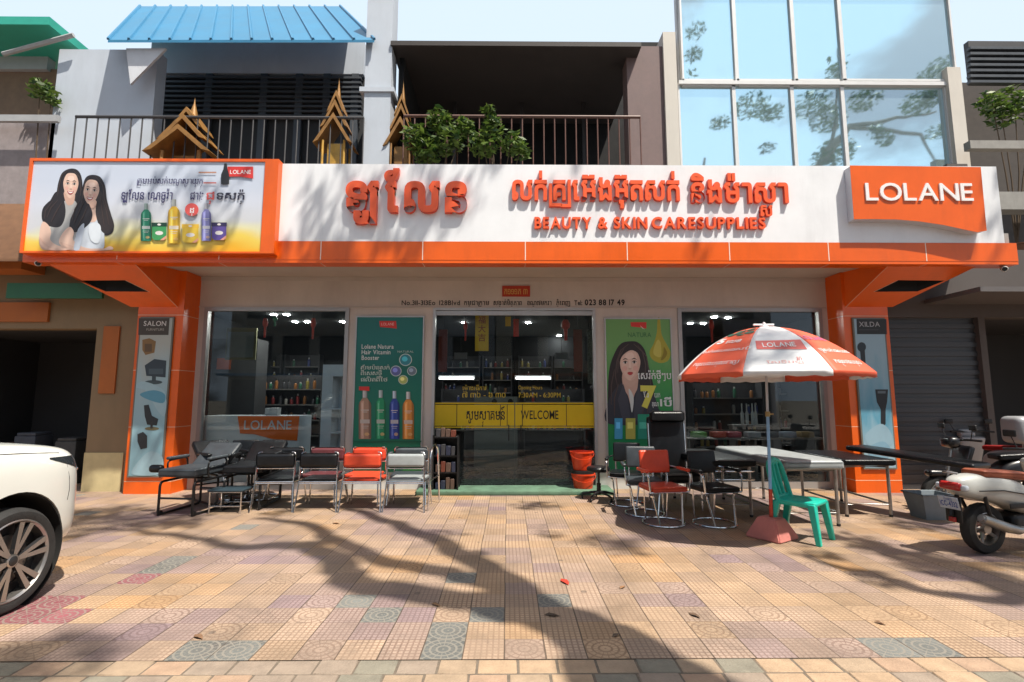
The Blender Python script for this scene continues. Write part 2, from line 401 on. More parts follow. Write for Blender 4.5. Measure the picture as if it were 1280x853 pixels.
# ---- tiled pavement
def tile_material():
    m = bpy.data.materials.new('pavement_tiles'); m.use_nodes = True; nt = m.node_tree; n = nt.nodes; L = nt.links
    b = n['Principled BSDF']; b.inputs['Specular IOR Level'].default_value = .3
    def N(t, **k):
        x = n.new(t)
        for a, v in k.items(): setattr(x, a, v)
        return x
    def math_(op, a, b_=None, c=None, clamp=False):
        x = N('ShaderNodeMath', operation=op); x.use_clamp = clamp
        for i, v in enumerate((a, b_, c)):
            if v is None: continue
            if isinstance(v, (int, float)): x.inputs[i].default_value = v
            else: L.new(v, x.inputs[i])
        return x.outputs[0]
    def mixc(f, a, b_, bl='MIX'):
        x = N('ShaderNodeMix', data_type='RGBA', blend_type=bl)
        for i, v in ((0, f), (6, a), (7, b_)):
            if isinstance(v, tuple): x.inputs[i].default_value = (*v, 1)
            elif isinstance(v, (int, float)): x.inputs[i].default_value = v
            else: L.new(v, x.inputs[i])
        return x.outputs[2]
    geo = N('ShaderNodeNewGeometry'); sep = N('ShaderNodeSeparateXYZ'); L.new(geo.outputs['Position'], sep.inputs[0])
    T = .262
    wob = N('ShaderNodeTexNoise'); wob.inputs['Scale'].default_value = .8; L.new(geo.outputs['Position'], wob.inputs['Vector'])
    wv = math_('MULTIPLY', math_('SUBTRACT', wob.outputs['Fac'], .5), .10)
    u = math_('ADD', math_('DIVIDE', math_('ADD', sep.outputs[0], .02), T), wv)
    v = math_('ADD', math_('DIVIDE', math_('SUBTRACT', sep.outputs[1], 3.33), T), wv)
    cu, cv = math_('FLOOR', u), math_('FLOOR', v); fu, fv = math_('FRACT', u), math_('FRACT', v)
    cell = N('ShaderNodeCombineXYZ'); L.new(cu, cell.inputs[0]); L.new(cv, cell.inputs[1])
    r1 = N('ShaderNodeTexWhiteNoise', noise_dimensions='2D'); L.new(cell.outputs[0], r1.inputs['Vector'])
    cell2 = N('ShaderNodeVectorMath', operation='ADD'); L.new(cell.outputs[0], cell2.inputs[0]); cell2.inputs[1].default_value = (37.3, 11.9, 0)
    r2 = N('ShaderNodeTexWhiteNoise', noise_dimensions='2D'); L.new(cell2.outputs[0], r2.inputs['Vector'])
    cl = N('ShaderNodeTexNoise'); cl.inputs['Scale'].default_value = .23; cl.inputs['Detail'].default_value = 2; L.new(cell.outputs[0], cl.inputs['Vector'])
    fam = math_('ADD', math_('MULTIPLY', math_('SUBTRACT', cl.outputs['Fac'], .5), 2.4), math_('ADD', .37, math_('MULTIPLY', r1.outputs['Value'], .26)), clamp=True)
    rp = N('ShaderNodeValToRGB'); rp.color_ramp.interpolation = 'LINEAR'; L.new(fam, rp.inputs[0]); e = rp.color_ramp.elements
    e[0].position = 0; e[0].color = (.49, .30, .155, 1); e[1].position = 1; e[1].color = (.28, .205, .215, 1)
    for p, c in ((.3, (.45, .315, .205, 1)), (.55, (.41, .30, .225, 1)), (.75, (.345, .255, .225, 1))):
        x = rp.color_ramp.elements.new(p); x.color = c
    col = rp.outputs[0]
    def patch(px0, py0, px1, py1):
        a, b2 = G(px0, py1), G(px1, py0)
        i0, i1 = round((a.x + .02) / T), round((b2.x + .02) / T); j0, j1 = round((a.y - 3.33) / T), round((b2.y - 3.33) / T)
        i1 = max(i1, i0 + 1); j1 = max(j1, j0 + 1)
        cuo = math_('ADD', cu, .5); cvo = math_('ADD', cv, .5)
        return math_('MULTIPLY', math_('LESS_THAN', math_('ABSOLUTE', math_('SUBTRACT', cuo, (i0 + i1) / 2)), (i1 - i0) / 2), math_('LESS_THAN', math_('ABSOLUTE', math_('SUBTRACT', cvo, (j0 + j1) / 2)), (j1 - j0) / 2))
    grey = None
    for q in ((190, 801, 335, 824), (540, 778, 580, 824), (1068, 795, 1150, 815), (668, 740, 704, 756), (170, 699, 226, 716), (592, 758, 626, 775), (458, 760, 500, 776)):
        k_ = patch(*q); grey = k_ if grey is None else math_('MAXIMUM', grey, k_)
    grey = math_('MAXIMUM', grey, math_('GREATER_THAN', r2.outputs['Value'], .994))
    col = mixc(grey, col, (.165, .17, .16))
    # a patch of dark red tiles lies in the left foreground
    red = math_('MAXIMUM', math_('MAXIMUM', patch(-40, 741, 116, 757), patch(-60, 757, 130, 776)), patch(142, 722, 186, 736))
    col = mixc(red, col, (.25, .08, .095))
    # tone of each tile, dirt, worn patches
    tone = N('ShaderNodeMapRange'); tone.inputs['To Min'].default_value = .86; tone.inputs['To Max'].default_value = 1.1; L.new(r2.outputs['Value'], tone.inputs['Value'])
    col = mixc(1.0, col, tone.outputs[0], 'MULTIPLY')
    nz = N('ShaderNodeTexNoise'); nz.inputs['Scale'].default_value = 1.6; nz.inputs['Detail'].default_value = 9; nz.inputs['Roughness'].default_value = .7; L.new(geo.outputs['Position'], nz.inputs['Vector'])
    st = N('ShaderNodeMapRange'); st.inputs['From Min'].default_value = .32; st.inputs['From Max'].default_value = .68; st.inputs['To Min'].default_value = .62; st.inputs['To Max'].default_value = 1.16; L.new(nz.outputs['Fac'], st.inputs['Value'])
    col = mixc(1.0, col, st.outputs[0], 'MULTIPLY')
    fine = N('ShaderNodeTexNoise'); fine.inputs['Scale'].default_value = 90; fine.inputs['Detail'].default_value = 3; L.new(geo.outputs['Position'], fine.inputs['Vector'])
    fm = N('ShaderNodeMapRange'); fm.inputs['To Min'].default_value = .78; fm.inputs['To Max'].default_value = 1.22; L.new(fine.outputs['Fac'], fm.inputs['Value'])
    col = mixc(1.0, col, fm.outputs[0], 'MULTIPLY')
    # old stains and gum spots
    sn = N('ShaderNodeTexNoise'); sn.inputs['Scale'].default_value = .9; sn.inputs['Detail'].default_value = 10; sn.inputs['Roughness'].default_value = .78; sn.inputs['Distortion'].default_value = .6; L.new(geo.outputs['Position'], sn.inputs['Vector'])
    sr = N('ShaderNodeMapRange'); sr.inputs['From Min'].default_value = .54; sr.inputs['From Max'].default_value = .70; sr.inputs['To Max'].default_value = .55; L.new(sn.outputs['Fac'], sr.inputs['Value'])
    col = mixc(sr.outputs[0], col, (.13, .10, .085))
    vo = N('ShaderNodeTexVoronoi'); vo.inputs['Scale'].default_value = 2.1; L.new(geo.outputs['Position'], vo.inputs['Vector'])
    gum = math_('MULTIPLY', math_('LESS_THAN', vo.outputs['Distance'], .055), .5); col = mixc(gum, col, (.09, .075, .065))
    # moulded pattern: studs on most tiles, ring pattern on some
    NS = 7
    su, sv = math_('FRACT', math_('MULTIPLY', fu, NS)), math_('FRACT', math_('MULTIPLY', fv, NS))
    def edge(f, wd): return math_('LESS_THAN', math_('MINIMUM', f, math_('SUBTRACT', 1.0, f)), wd)
    stud = math_('MAXIMUM', edge(su, .16), edge(sv, .13))
    dx, dy = math_('SUBTRACT', fu, .5), math_('SUBTRACT', fv, .5)
    dist = math_('SQRT', math_('ADD', math_('MULTIPLY', dx, dx), math_('MULTIPLY', dy, dy)))
    rings = edge(math_('FRACT', math_('MULTIPLY', dist, 6.2)), .17)
    ang = math_('ARCTAN2', dy, dx); rad = math_('MULTIPLY', edge(math_('FRACT', math_('MULTIPLY', ang, 16 / (2 * math.pi))), .09), math_('GREATER_THAN', dist, .12))
    rings = math_('MAXIMUM', rings, rad)
    isr = math_('MAXIMUM', math_('GREATER_THAN', math_('FRACT', math_('MULTIPLY', r2.outputs['Value'], 7.31)), .84), math_('MAXIMUM', grey, red))
    pat = math_('ADD', math_('MULTIPLY', isr, rings), math_('MULTIPLY', math_('SUBTRACT', 1.0, isr), stud))
    wear = N('ShaderNodeMapRange'); wear.inputs['From Min'].default_value = .35; wear.inputs['From Max'].default_value = .62; wear.inputs['To Min'].default_value = .18; wear.inputs['To Max'].default_value = .72
    L.new(nz.outputs['Fac'], wear.inputs['Value'])
    patw = math_('MULTIPLY', pat, wear.outputs[0])
    bright = math_('MULTIPLY', math_('MAXIMUM', grey, red), pat)       # in the dark tiles the grooves hold pale dust
    col = mixc(math_('MULTIPLY', patw, .85), col, mixc(1.0, col, (.34, .27, .24), 'MULTIPLY'))
    col = mixc(math_('MULTIPLY', bright, .48), col, (.36, .33, .28))
    ju = math_('LESS_THAN', math_('MINIMUM', fu, math_('SUBTRACT', 1.0, fu)), math_('MULTIPLY', math_('ADD', r1.outputs['Value'], .45), .016))
    jv = math_('MULTIPLY', math_('LESS_THAN', math_('MINIMUM', fv, math_('SUBTRACT', 1.0, fv)), .012), .3)
    joint = math_('MAXIMUM', ju, jv)
    col = mixc(math_('MULTIPLY', joint, .8), col, (.075, .055, .04))
    L.new(col, b.inputs['Base Color'])
    rg = N('ShaderNodeMapRange'); rg.inputs['To Min'].default_value = .42; rg.inputs['To Max'].default_value = .78; L.new(nz.outputs['Fac'], rg.inputs['Value']); L.new(rg.outputs[0], b.inputs['Roughness'])
    h = math_('SUBTRACT', math_('ADD', math_('MULTIPLY', fine.outputs['Fac'], .25), math_('MULTIPLY', r1.outputs['Value'], .5)), math_('ADD', math_('MULTIPLY', patw, .7), math_('MULTIPLY', joint, 1.3)))
    bp = N('ShaderNodeBump'); bp.inputs['Strength'].default_value = .55; bp.inputs['Distance'].default_value = .005; L.new(h, bp.inputs['Height']); L.new(bp.outputs[0], b.inputs['Normal'])
    return m
def sheet(name, x0, x1, y0, y1, z, m):
    mb = MB(); mb.face([(x0, y0, z), (x1, y0, z), (x1, y1, z), (x0, y1, z)]); o = mb.build(name, None, m); o['kind'] = 'structure'; return o
sheet('pavement', -40, 40, 3.33, 13.9, 0.0, tile_material())
# plain setts along the kerb, each with its own tone and tilt
mb = MB()
sett = [mat('sett_%d' % i, c, rough=.8, var=.22, vscale=7, bump=.5, bscale=70) for i, c in enumerate([(.40, .28, .18), (.34, .25, .17), (.22, .20, .155), (.37, .25, .17), (.28, .22, .17)])]
for row in range(4):
    y1 = 3.329 - row * .165; x = -9 + .12 * (row % 2)
    while x < 9:
        wd = .245 + rnd.uniform(-.012, .012); mb.use(rnd.choice(sett))
        mb.rbox((x + wd / 2, y1 - .08, -.04 + rnd.uniform(-.003, .003)), (wd - rnd.uniform(.002, .007), .161, .08), .008, 1, M=None)
        x += wd
kerb = mb.build('kerb_setts', None); kerb['kind'] = 'structure'
sheet('kerb_bed', -40, 40, 2.55, 3.33, -.004, mat('mortar', (.15, .12, .09), rough=.9, var=.3, vscale=20))
mb = MB(); mb.box(-40, 40, 2.38, 2.55, -.13, .0); o = mb.build('kerbstone', None, mat('kerb_concrete', (.30, .28, .25), rough=.85, var=.2, vscale=3, bump=.3)); o['kind'] = 'structure'
sheet('road', -60, 60, -9.0, 2.38, -.13, mat('asphalt', (.055, .055, .056), rough=.85, var=.25, vscale=3, bump=.6, bscale=120))
sheet('ground', -400, 400, -400, 400, -.20, mat('earth', (.20, .17, .13), rough=.95, var=.25, vscale=.3))
sheet('opposite_pavement', -40, 40, -16, -9.0, -.05, mat('opposite_concrete', (.34, .31, .28), rough=.85, var=.2, vscale=1))

# ================================================================== THE SHOP BUILDING
shop = thing('shop_building', 'white shop front with orange pillars, three glass bays and a deep canopy', 'building', (0, Yw, 0))
XL = W(163, 500, Yp).x; XR = W(1118, 500, Yp).x          # outer sides of the pillars
zS = W(640, 347, Yw).z                                   # soffit height
zW = W(640, 385, Yw).z                                   # window heads
def wx(px): return W(px, 500, Yw).x
# wall between and above the openings, as one moulded slab with its openings left free
mb = MB()
def wallbox(x0, x1, z0, z1, y0=Yw, y1=Yw + .2): mb.box(x0, x1, y0, y1, z0, z1)
bays = [(249, 433), (539.5, 746), (850.5, 1034)]
wallbox(XL + .02, XR - .02, zW, zS - .002)
wallbox(XL + .02, wx(249), 0, zW); wallbox(wx(433), wx(539.5), 0, zW); wallbox(wx(746), wx(850.5), 0, zW); wallbox(wx(1034), XR - .02, 0, zW)
mb.build('wall', shop, WALLW)
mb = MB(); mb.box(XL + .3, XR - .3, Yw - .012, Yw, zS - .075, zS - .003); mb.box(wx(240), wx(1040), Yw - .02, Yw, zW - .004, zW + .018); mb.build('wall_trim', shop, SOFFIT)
# plinths
mb = MB()
for a, b_ in ((433.5, 539), (746.5, 850)):
    mb = MB(); mb.box(wx(a), wx(b_), Yw - .03, Yw, .0, .30); mb.build('plinth', shop, mat('plinth_paint', (.55, .56, .54), rough=.6, var=.1, dirt=.35))
# frames and panes
FR = mat('window_frame_alu', (.40, .39, .385), rough=.4, metal=.5, var=.06)
for a, b_ in (bays[0], bays[2]):
    x0, x1 = wx(a), wx(b_); mb = MB(); t = .07
    mb.box(x0, x1, Yw - .03, Yw + .06, zW - t, zW - .003); mb.box(x0, x0 + t, Yw - .03, Yw + .06, .12, zW - t); mb.box(x1 - t, x1, Yw - .03, Yw + .06, .12, zW - t); mb.box(x0, x1, Yw - .03, Yw + .06, 0, .12)
    f = mb.build('window', shop, FR)
    mb = MB(); mb.box(x0 + t - .01, x1 - t + .01, Yw + .015, Yw + .027, .11, zW - t + .01); mb.build('pane', f, GLASS)
x0, x1 = wx(539.5), wx(746); t = .05; xm = wx(643.5)
mb = MB(); mb.box(x0, x1, Yw - .02, Yw + .08, zW - .05, zW - .003); mb.box(x0, x0 + t, Yw - .02, Yw + .08, 0, zW - .05); mb.box(x1 - t, x1, Yw - .02, Yw + .08, 0, zW - .05)
mb.box(x0 + t, x1 - t, Yw + .01, Yw + .07, zW - .135, zW - .06); mb.build('door_frame', shop, ALU)
zd = W(640, 536, Yw).z; zd1 = W(640, 503, Yw).z
YEL = mat('yellow_vinyl', (.62, .43, .008), rough=.4, var=.06, vscale=3)
INKB = ink((.012, .012, .012))
for k, (a, b_) in enumerate(((x0 + t, xm - .006), (xm + .006, x1 - t))):
    mb = MB(); mb.box(a, b_, Yw + .03, Yw + .042, .03, zW - .14); d = mb.build('door', shop, GLASS)
    mb = MB(); mb.box(a, b_, Yw + .025, Yw + .047, .0, .028); mb.box(a, b_, Yw + .026, Yw + .046, zW - .138, zW - .14 + .04); mb.build('door_rail', d, ALU)
    s_ = 1 if k else -1; hx = xm + s_ * .11
    mb = MB(); mb.tube(fil([(hx, Yw + .03, .85), (hx, Yw - .04, .85), (hx, Yw - .04, 1.12), (hx, Yw + .03, 1.12)], .03), .010); mb.build('handle', d, BLACK_M)
    mb = MB(); y = Yw + .0275
    mb.use(YEL).box(a + .002, b_ - .002, y, y + .002, zd + .05, zd1 - .045)
    for zz, h in ((zd + .012, .024), (zd1 - .03, .022)): mb.box(a + .002, b_ - .002, y, y + .002, zz, zz + h)
    mb.use(INKB)
    for px in ((571, 625.5, 634) if not k else (653, 708)): mb.box(wx(px) - .006, wx(px) + .006, y - .0012, y, zd + .05, zd1 - .045)
    if not k: letters(mb, 'ស^ូមស_វាគមន^៍', wall_fn(583, 525, y - .001), width=wx(631) - wx(583), height=.19, bold=.012, face=INKB)
    else: letters(mb, 'WELCOME', wall_fn(651, 524, y - .001), width=wx(698) - wx(651), height=.16, bold=.012, face=INKB)
    yt = ink((.5, .36, .03))
    if not k:
        letters(mb, 'េម^៉ាងេធ_វ^ីការ', wall_fn(578, 488, y - .001), width=wx(608) - wx(578), height=.08, face=yt); letters(mb, '៧^៊ ៣០ - ៦ ៣០', wall_fn(578, 497, y - .001), width=wx(632) - wx(578), height=.10, face=yt)
    else:
        letters(mb, 'Opening Hours', wall_fn(648, 487, y - .001), width=wx(678) - wx(648), height=.075, face=yt); letters(mb, '7:30AM - 6:30PM', wall_fn(648, 497, y - .001), width=wx(701) - wx(648), height=.09, bold=.01, face=yt)
    mb.build('door_lettering', d, fixn=False)
# pillars
def pillar(px0, px1, inner):
    a, b_ = W(px0, 500, Yp).x, W(px1, 500, Yp).x
    mb = MB(); mb.box(a, b_, Yp, Yw + .02, 0, zS - .004); p = mb.build('pillar', shop, ORANGE)
    mb = MB()
    for px, zz in ((0, W(200, 394, Yp).z), (0, W(200, 463, Yp).z), (0, W(200, 534, Yp).z), (0, W(200, 602, Yp).z)):
        mb.box(a - .001, b_ + .001, Yp - .0015, Yw - .01, zz - .005, zz + .005)
    mb.build('seam', p, SEAM)
    return a, b_
pLa, pLb = pillar(163.5, 221.5, 1); pRa, pRb = pillar(1062, 1119, -1)
# canopy slab with soffit; sloping end haunches run from the pillar heads to the fascia
xcl, xcr = W(28, 320, Yc).x, W(1272, 320, Yc).x
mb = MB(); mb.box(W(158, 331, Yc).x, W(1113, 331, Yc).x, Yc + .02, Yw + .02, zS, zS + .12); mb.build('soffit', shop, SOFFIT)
mb = MB(); mb.box(xcl + .05, xcr - .05, Yc + .06, Yw + .6, zS + .13, zS + .45); mb.build('canopy_slab', shop, mat('slab_concrete', (.35, .33, .31), rough=.85, var=.15))
BLACKHOLE = mat('void_black', (.008, .008, .008), rough=.9)
def haunch(sg):
    q = (lambda px: px) if sg < 0 else (lambda px: 1279 - px)
    A = W(q(40), 327, Yc + .03); B = W(q(160), 331.5, Yc + .03); Cc = W(q(222), 384, Yp); D = W(q(163.5), 384, Yp)
    A.z = B.z = zS - .002; zz = (Cc.z + D.z) / 2; Cc.z = D.z = zz
    nrm = (B - A).cross(D - A).normalized()
    def onp(px, py):
        r = ray(px, py); o = Vector((0, 0, EYE)); t = (A - o).dot(nrm) / r.dot(nrm); return o + r * t
    H = [onp(q(98), 351), onp(q(157), 350.5), onp(q(187), 365), onp(q(132), 364.5)]
    mb = MB()
    top = Vector((0, 0, .30)); Cu = Vector((Cc.x, Cc.y, zS)); Du = Vector((D.x, D.y, zS)); Q = [A, B, Cc, D]
    mb.use(ORANGE)
    for i in range(4): mb.face([Q[i], Q[(i + 1) % 4], H[(i + 1) % 4], H[i]])
    mb.face([B, Cu, Cc]); mb.face([A, D, Du])
    mb.use(BLACKHOLE)
    for i in range(4): mb.face([H[i], H[(i + 1) % 4], H[(i + 1) % 4] + top, H[i] + top])
    mb.face([h + top for h in H])
    h = mb.build('haunch', shop, fixn=False)
    mb = MB(); e = Vector((0, -.003, -.003))
    mb.tube([B + e, Cc + e], .005, 4); mb.tube([H[1] + e, H[2] + e], .004, 4); mb.build('seam', h, SEAM)
haunch(-1); haunch(1)
# shop interior: floor, ceiling, side and back walls
mb = MB(); Yb = 14.5
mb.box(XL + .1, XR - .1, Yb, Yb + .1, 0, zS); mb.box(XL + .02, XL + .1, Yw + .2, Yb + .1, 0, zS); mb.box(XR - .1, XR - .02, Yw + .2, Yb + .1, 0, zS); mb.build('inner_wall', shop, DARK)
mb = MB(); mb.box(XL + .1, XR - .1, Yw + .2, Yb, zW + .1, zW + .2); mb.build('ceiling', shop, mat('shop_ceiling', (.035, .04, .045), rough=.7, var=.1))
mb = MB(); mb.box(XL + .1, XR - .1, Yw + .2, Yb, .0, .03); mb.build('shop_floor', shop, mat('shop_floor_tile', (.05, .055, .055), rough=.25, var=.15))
# green door step
o = solo('door_step', MB().rbox(((wx(529) + wx(757)) / 2, (Yw + 8.63) / 2, .035), (wx(757) - wx(529), Yw - 8.63 - .035, .07), .012, 2), 'low green painted step below the glass shop door', 'step', ((wx(529) + wx(757)) / 2, 9, 0), mat('green_paint', (.10, .19, .125), rough=.65, var=.3, vscale=4, dirt=.7))
# lights in the ceiling
LAMP = mat('lamp_white', (1, .97, .92), var=0, emit=210)
for px, py, gy in ((264, 398, 10.6), (342, 394, 10.2), (358, 394, 10.3), (369, 403, 11.6), (384, 403, 11.6), (428, 403, 11.3), (580, 404, 11.2), (660, 404, 11.3), (699, 422, 13.2), (893, 397, 10.3), (910, 398, 10.5), (863, 405, 11.4), (879, 405, 11.4)):
    pt = W(px, py, gy); zc = zW + .1; k = (zc - EYE - .012) / (pt.z - EYE); X, Y = pt.x * k, pt.y * k
    if Y > Yb - .2: k = (Yb - .3) / pt.y; X, Y = pt.x * k, pt.y * k
    solo('ceiling_lamp', MB().lathe([(0, -.012), (.055, -.012), (.065, 0), (0, 0)], (X, Y, zc), 14), 'small round white lamp set in the dark shop ceiling', 'lamp', (X, Y, zc), LAMP, 'round lamps in the shop ceiling')
TUBE = mat('tube_white', (1, 1, 1), var=0, emit=4)
for n_, (a, b_) in enumerate(((549, 592), (645, 688))):
    p0, p1 = W(a, 473, 13.6), W(b_, 473, 13.6); t = thing('tube_light', 'lit white tube light behind the left door leaf' if not n_ else 'lit white tube light behind the right door leaf', 'lamp', ((p0 + p1) / 2), 0, 'tube lights inside the shop')
    MB().tube([p0, p1], .032, 10).build('tube', t, TUBE); MB().box(p0.x - .03, p1.x + .03, p0.y + .05, p0.y + .12, p0.z - .03, p0.z + .08).build('fitting', t, ALU)
# ================================================================== SIGNS ON THE CANOPY
zF0 = W(640, 325.5, Yc).z; zF1 = W(640, 302.5, Yc).z; zF2 = W(640, 206, Yc).z
board = thing('sign_board', 'long white fascia board with orange lower band and raised orange shop lettering', 'sign', (0, Yc, zF0))
def cx(px): return W(px, 260, Yc).x
mb = MB()
mb.box(cx(345), cx(1251), Yc, Yc + .10, zF1 + .003, zF2); WB = mb.build('white_panel', board, WHITE_BOARD)
mb = MB(); mb.box(xcl + .01, xcr, Yc - .004, Yc + .10, zF0, zF1); mb.build('orange_band', board, ORANGE)
mb = MB(); mb.box(xcl + .01, xcr, Yc + .0, Yc + .25, zF0 - .05, zF0 - .002); mb.build('lower_return', board, ORANGE)
mb = MB()
for px in (152, 278, 403.5, 529.5, 656.5, 782.5, 909, 1031.5, 1152):
    x = cx(px); mb.box(x - .007, x + .007, Yc - .006, Yc - .003, zF0, zF1)
    mb.box(x - .005, x + .005, Yc + .01, Yc + .24, zF0 - .052, zF0 - .05)
mb.build('seam', board, mat('pale_seam', (.85, .72, .62), rough=.5, var=.05))
mb = MB(); 
for k in range(9): z = zF2 - .2; mb.box(cx(360 + 105 * k) - .03, cx(360 + 105 * k) + .03, Yc + .10, Yc + 1.2, z - .05, z)
mb.box(cx(345), cx(1251), Yc + .10, Yc + .16, zF2 - .12, zF2 - .06); mb.build('bracket', board, mat('galvanised', (.4, .4, .4), rough=.5, metal=.6))
def sign_text(name, s, px, py, wpx, hpx, bold, depth, gap=.10, space=.3):
    mb = MB(); letters(mb, s, wall_fn(px, py, Yc), width=cx(px + wpx) - cx(px), height=hpx * Yc / FPX, bold=bold, depth=depth, face=LETTER, side=ORANGE_EDGE, gap=gap, space=space)
    return mb.build(name, board, fixn=False)
sign_text('khmer_name_lettering', 'ឡ^ូែលន', 433, 265.5, 151, 46, .036, .085, gap=.13)
sign_text('khmer_lettering', 'លក^់~គ|េអ^៊ងអ^៊^ុតសក^់', 640, 251, 209, 31, .026, .06, gap=.08)
sign_text('khmer_lettering', 'ន^ិងម^៉ាស_សា', 863, 254, 121, 31, .026, .06, gap=.09)
for s_, a_, w_ in (('BEAUTY', 668, 70.5), ('&', 747, 12), ('SKIN', 766.5, 42), ('CARESUPPLIES', 814, 141)): sign_text('english_lettering', s_, a_, 286.5, w_, 15, .030, .05, gap=.12)

# banner at the left end
Yb2 = Yc - .12
ban = thing('advertising_banner', 'wide advertising banner with two long haired women and hair product bottles', 'billboard', (W(180, 316, Yb2).x, Yb2, W(180, 316, Yb2).z))
def bx(px, py): return W(px, py, Yb2)
Lx, Rx = bx(32, 260).x, bx(346, 260).x; zt, zb = bx(180, 199).z, bx(180, 317).z; Rp = bx(329, 260).x
mb = MB(); mb.box(Lx, Rx, Yb2 + .004, Yb2 + .2, zb, zt); mb.box(Lx, Rx, Yb2 - .02, Yb2 + .004, zt - .045, zt); mb.box(Rp, Rx, Yb2 - .02, Yb2 + .004, zb, zt - .045); mb.box(Lx, Rp, Yb2 - .02, Yb2 + .004, zb, zb + .03); mb.box(Lx, Lx + .05, Yb2 - .02, Yb2 + .004, zb + .03, zt - .045)
mb.build('orange_frame', ban, ORANGE)
m = bpy.data.materials.new('banner_print'); m.use_nodes = True; nt = m.node_tree; n = nt.nodes; L = nt.links; b = n['Principled BSDF']; b.inputs['Roughness'].default_value = .35
g = n.new('ShaderNodeTexCoord'); sp = n.new('ShaderNodeSeparateXYZ'); L.new(g.outputs['Generated'], sp.inputs[0])
nz = n.new('ShaderNodeTexNoise'); nz.inputs['Scale'].default_value = 3.2; nz.inputs['Detail'].default_value = 2; L.new(g.outputs['Generated'], nz.inputs['Vector'])
ad = n.new('ShaderNodeMath'); ad.operation = 'MULTIPLY_ADD'; ad.inputs[1].default_value = .36; L.new(nz.outputs['Fac'], ad.inputs[0]); L.new(sp.outputs[2], ad.inputs[2])
rp = n.new('ShaderNodeValToRGB'); L.new(ad.outputs[0], rp.inputs[0]); e = rp.color_ramp.elements
e[0].position = .18; e[0].color = (.78, .42, .02, 1); e[1].position = .95; e[1].color = (.56, .62, .74, 1)
for p, c in ((.30, (.80, .60, .10)), (.40, (.72, .70, .45)), (.52, (.60, .62, .66)), (.72, (.62, .66, .76))):
    x = e.new(p); x.color = (*c, 1)
L.new(rp.outputs[0], b.inputs['Base Color'])
mb = MB(); mb.face([(Lx + .05, Yb2, zb + .03), (Rp, Yb2, zb + .03), (Rp, Yb2, zt - .045), (Lx + .05, Yb2, zt - .045)]); mb.build('print', ban, m, fixn=False)
A = Art(Yb2 - .001)
SK = (.76, .53, .43); SK2 = (.60, .38, .30); HR = (.022, .017, .02); HR2 = (.035, .026, .026); GRY = (.42, .42, .42)
def mixt(a, b_, t): return tuple(a[i] + (b_[i] - a[i]) * t for i in range(3))
def visage(A, cx_, cy_, rx, ry, tilt=0.0, smile=True, turn=0.0):
    """printed face: skin tones, brows, eyes, nose and mouth, turned a little by turn (-1..1)"""
    ct, st2 = math.cos(tilt), math.sin(tilt)
    def q(u, v): return (cx_ + u * rx * ct - v * ry * st2, cy_ + u * rx * st2 + v * ry * ct)
    def sh(col, pts, smooth=True): A.poly(col, [q(u, v) for u, v in pts], smooth)
    sh(SK, [(-.95, -.35), (-.6, -.92), (0, -1.05), (.6, -.92), (.95, -.35), (.90, .15), (.62, .66), (.22, .98), (-.22, .98), (-.62, .66), (-.90, .15)])
    sh(mixt(SK, SK2, .55), [(.95, -.35), (.90, .15), (.62, .66), (.22, .98), (.05, .93), (.42, .62), (.66, .15), (.70, -.4), (.6, -.92)])
    sh(mixt(SK, SK2, .35), [(-.95, -.35), (-.90, .15), (-.62, .66), (-.3, .93), (-.5, .6), (-.76, .1), (-.80, -.4)])
    sh(mixt(SK, (.95, .75, .66), .45), [(-.3, -.75), (.25, -.8), (.38, -.5), (0, -.4), (-.4, -.48)])
    for e in (-1, 1): sh(mixt(SK, (.72, .24, .22), .35), [(e * .5 + .25 * math.cos(k * .785), .22 + .17 * math.sin(k * .785)) for k in range(8)], False)
    sh(mixt(SK, (.95, .75, .66), .4), [(-.07 + turn * .1, -.25), (.07 + turn * .1, -.25), (.10 + turn * .16, .2), (-.06 + turn * .16, .2)])
    for e in (-1, 1):
        x = e * .42 + turn * .12
        sh((.05, .03, .028), [(x - .25, -.36 + .03 * (e < 0)), (x, -.46), (x + .25, -.36 + .03 * (e > 0)), (x, -.39)])
        sh(mixt(SK, SK2, .7), [(x - .24, -.2), (x, -.32), (x + .24, -.2), (x, -.12)])
        sh((.72, .69, .67), [(x - .20, -.16), (x, -.24), (x + .20, -.17), (x, -.10)])
        sh((.025, .015, .012), [(x + .10 * math.cos(k * .785), -.17 + .085 * math.sin(k * .785)) for k in range(8)], False)
        sh((.02, .012, .012), [(x - .25, -.17), (x, -.285), (x + .25, -.18), (x, -.235)])
    sh(mixt(SK, SK2, .85), [(-.17 + turn * .16, .24), (turn * .16, .19), (.17 + turn * .16, .24), (turn * .16, .31)])
    m_ = turn * .1
    if smile:
        sh((.46, .06, .075), [(-.42 + m_, .44), (-.15 + m_, .45), (m_, .47), (.15 + m_, .45), (.42 + m_, .44), (.24 + m_, .64), (m_, .71), (-.24 + m_, .64)])
        sh((.84, .81, .78), [(-.33 + m_, .475), (m_, .51), (.33 + m_, .475), (.18 + m_, .585), (m_, .62), (-.18 + m_, .585)])
    else:
        sh((.44, .035, .04), [(-.28 + m_, .52), (-.08 + m_, .45), (m_, .47), (.08 + m_, .45), (.28 + m_, .52), (m_, .56)])
        sh((.52, .07, .07), [(-.26 + m_, .53), (m_, .55), (.26 + m_, .53), (.1 + m_, .66), (-.1 + m_, .66)])
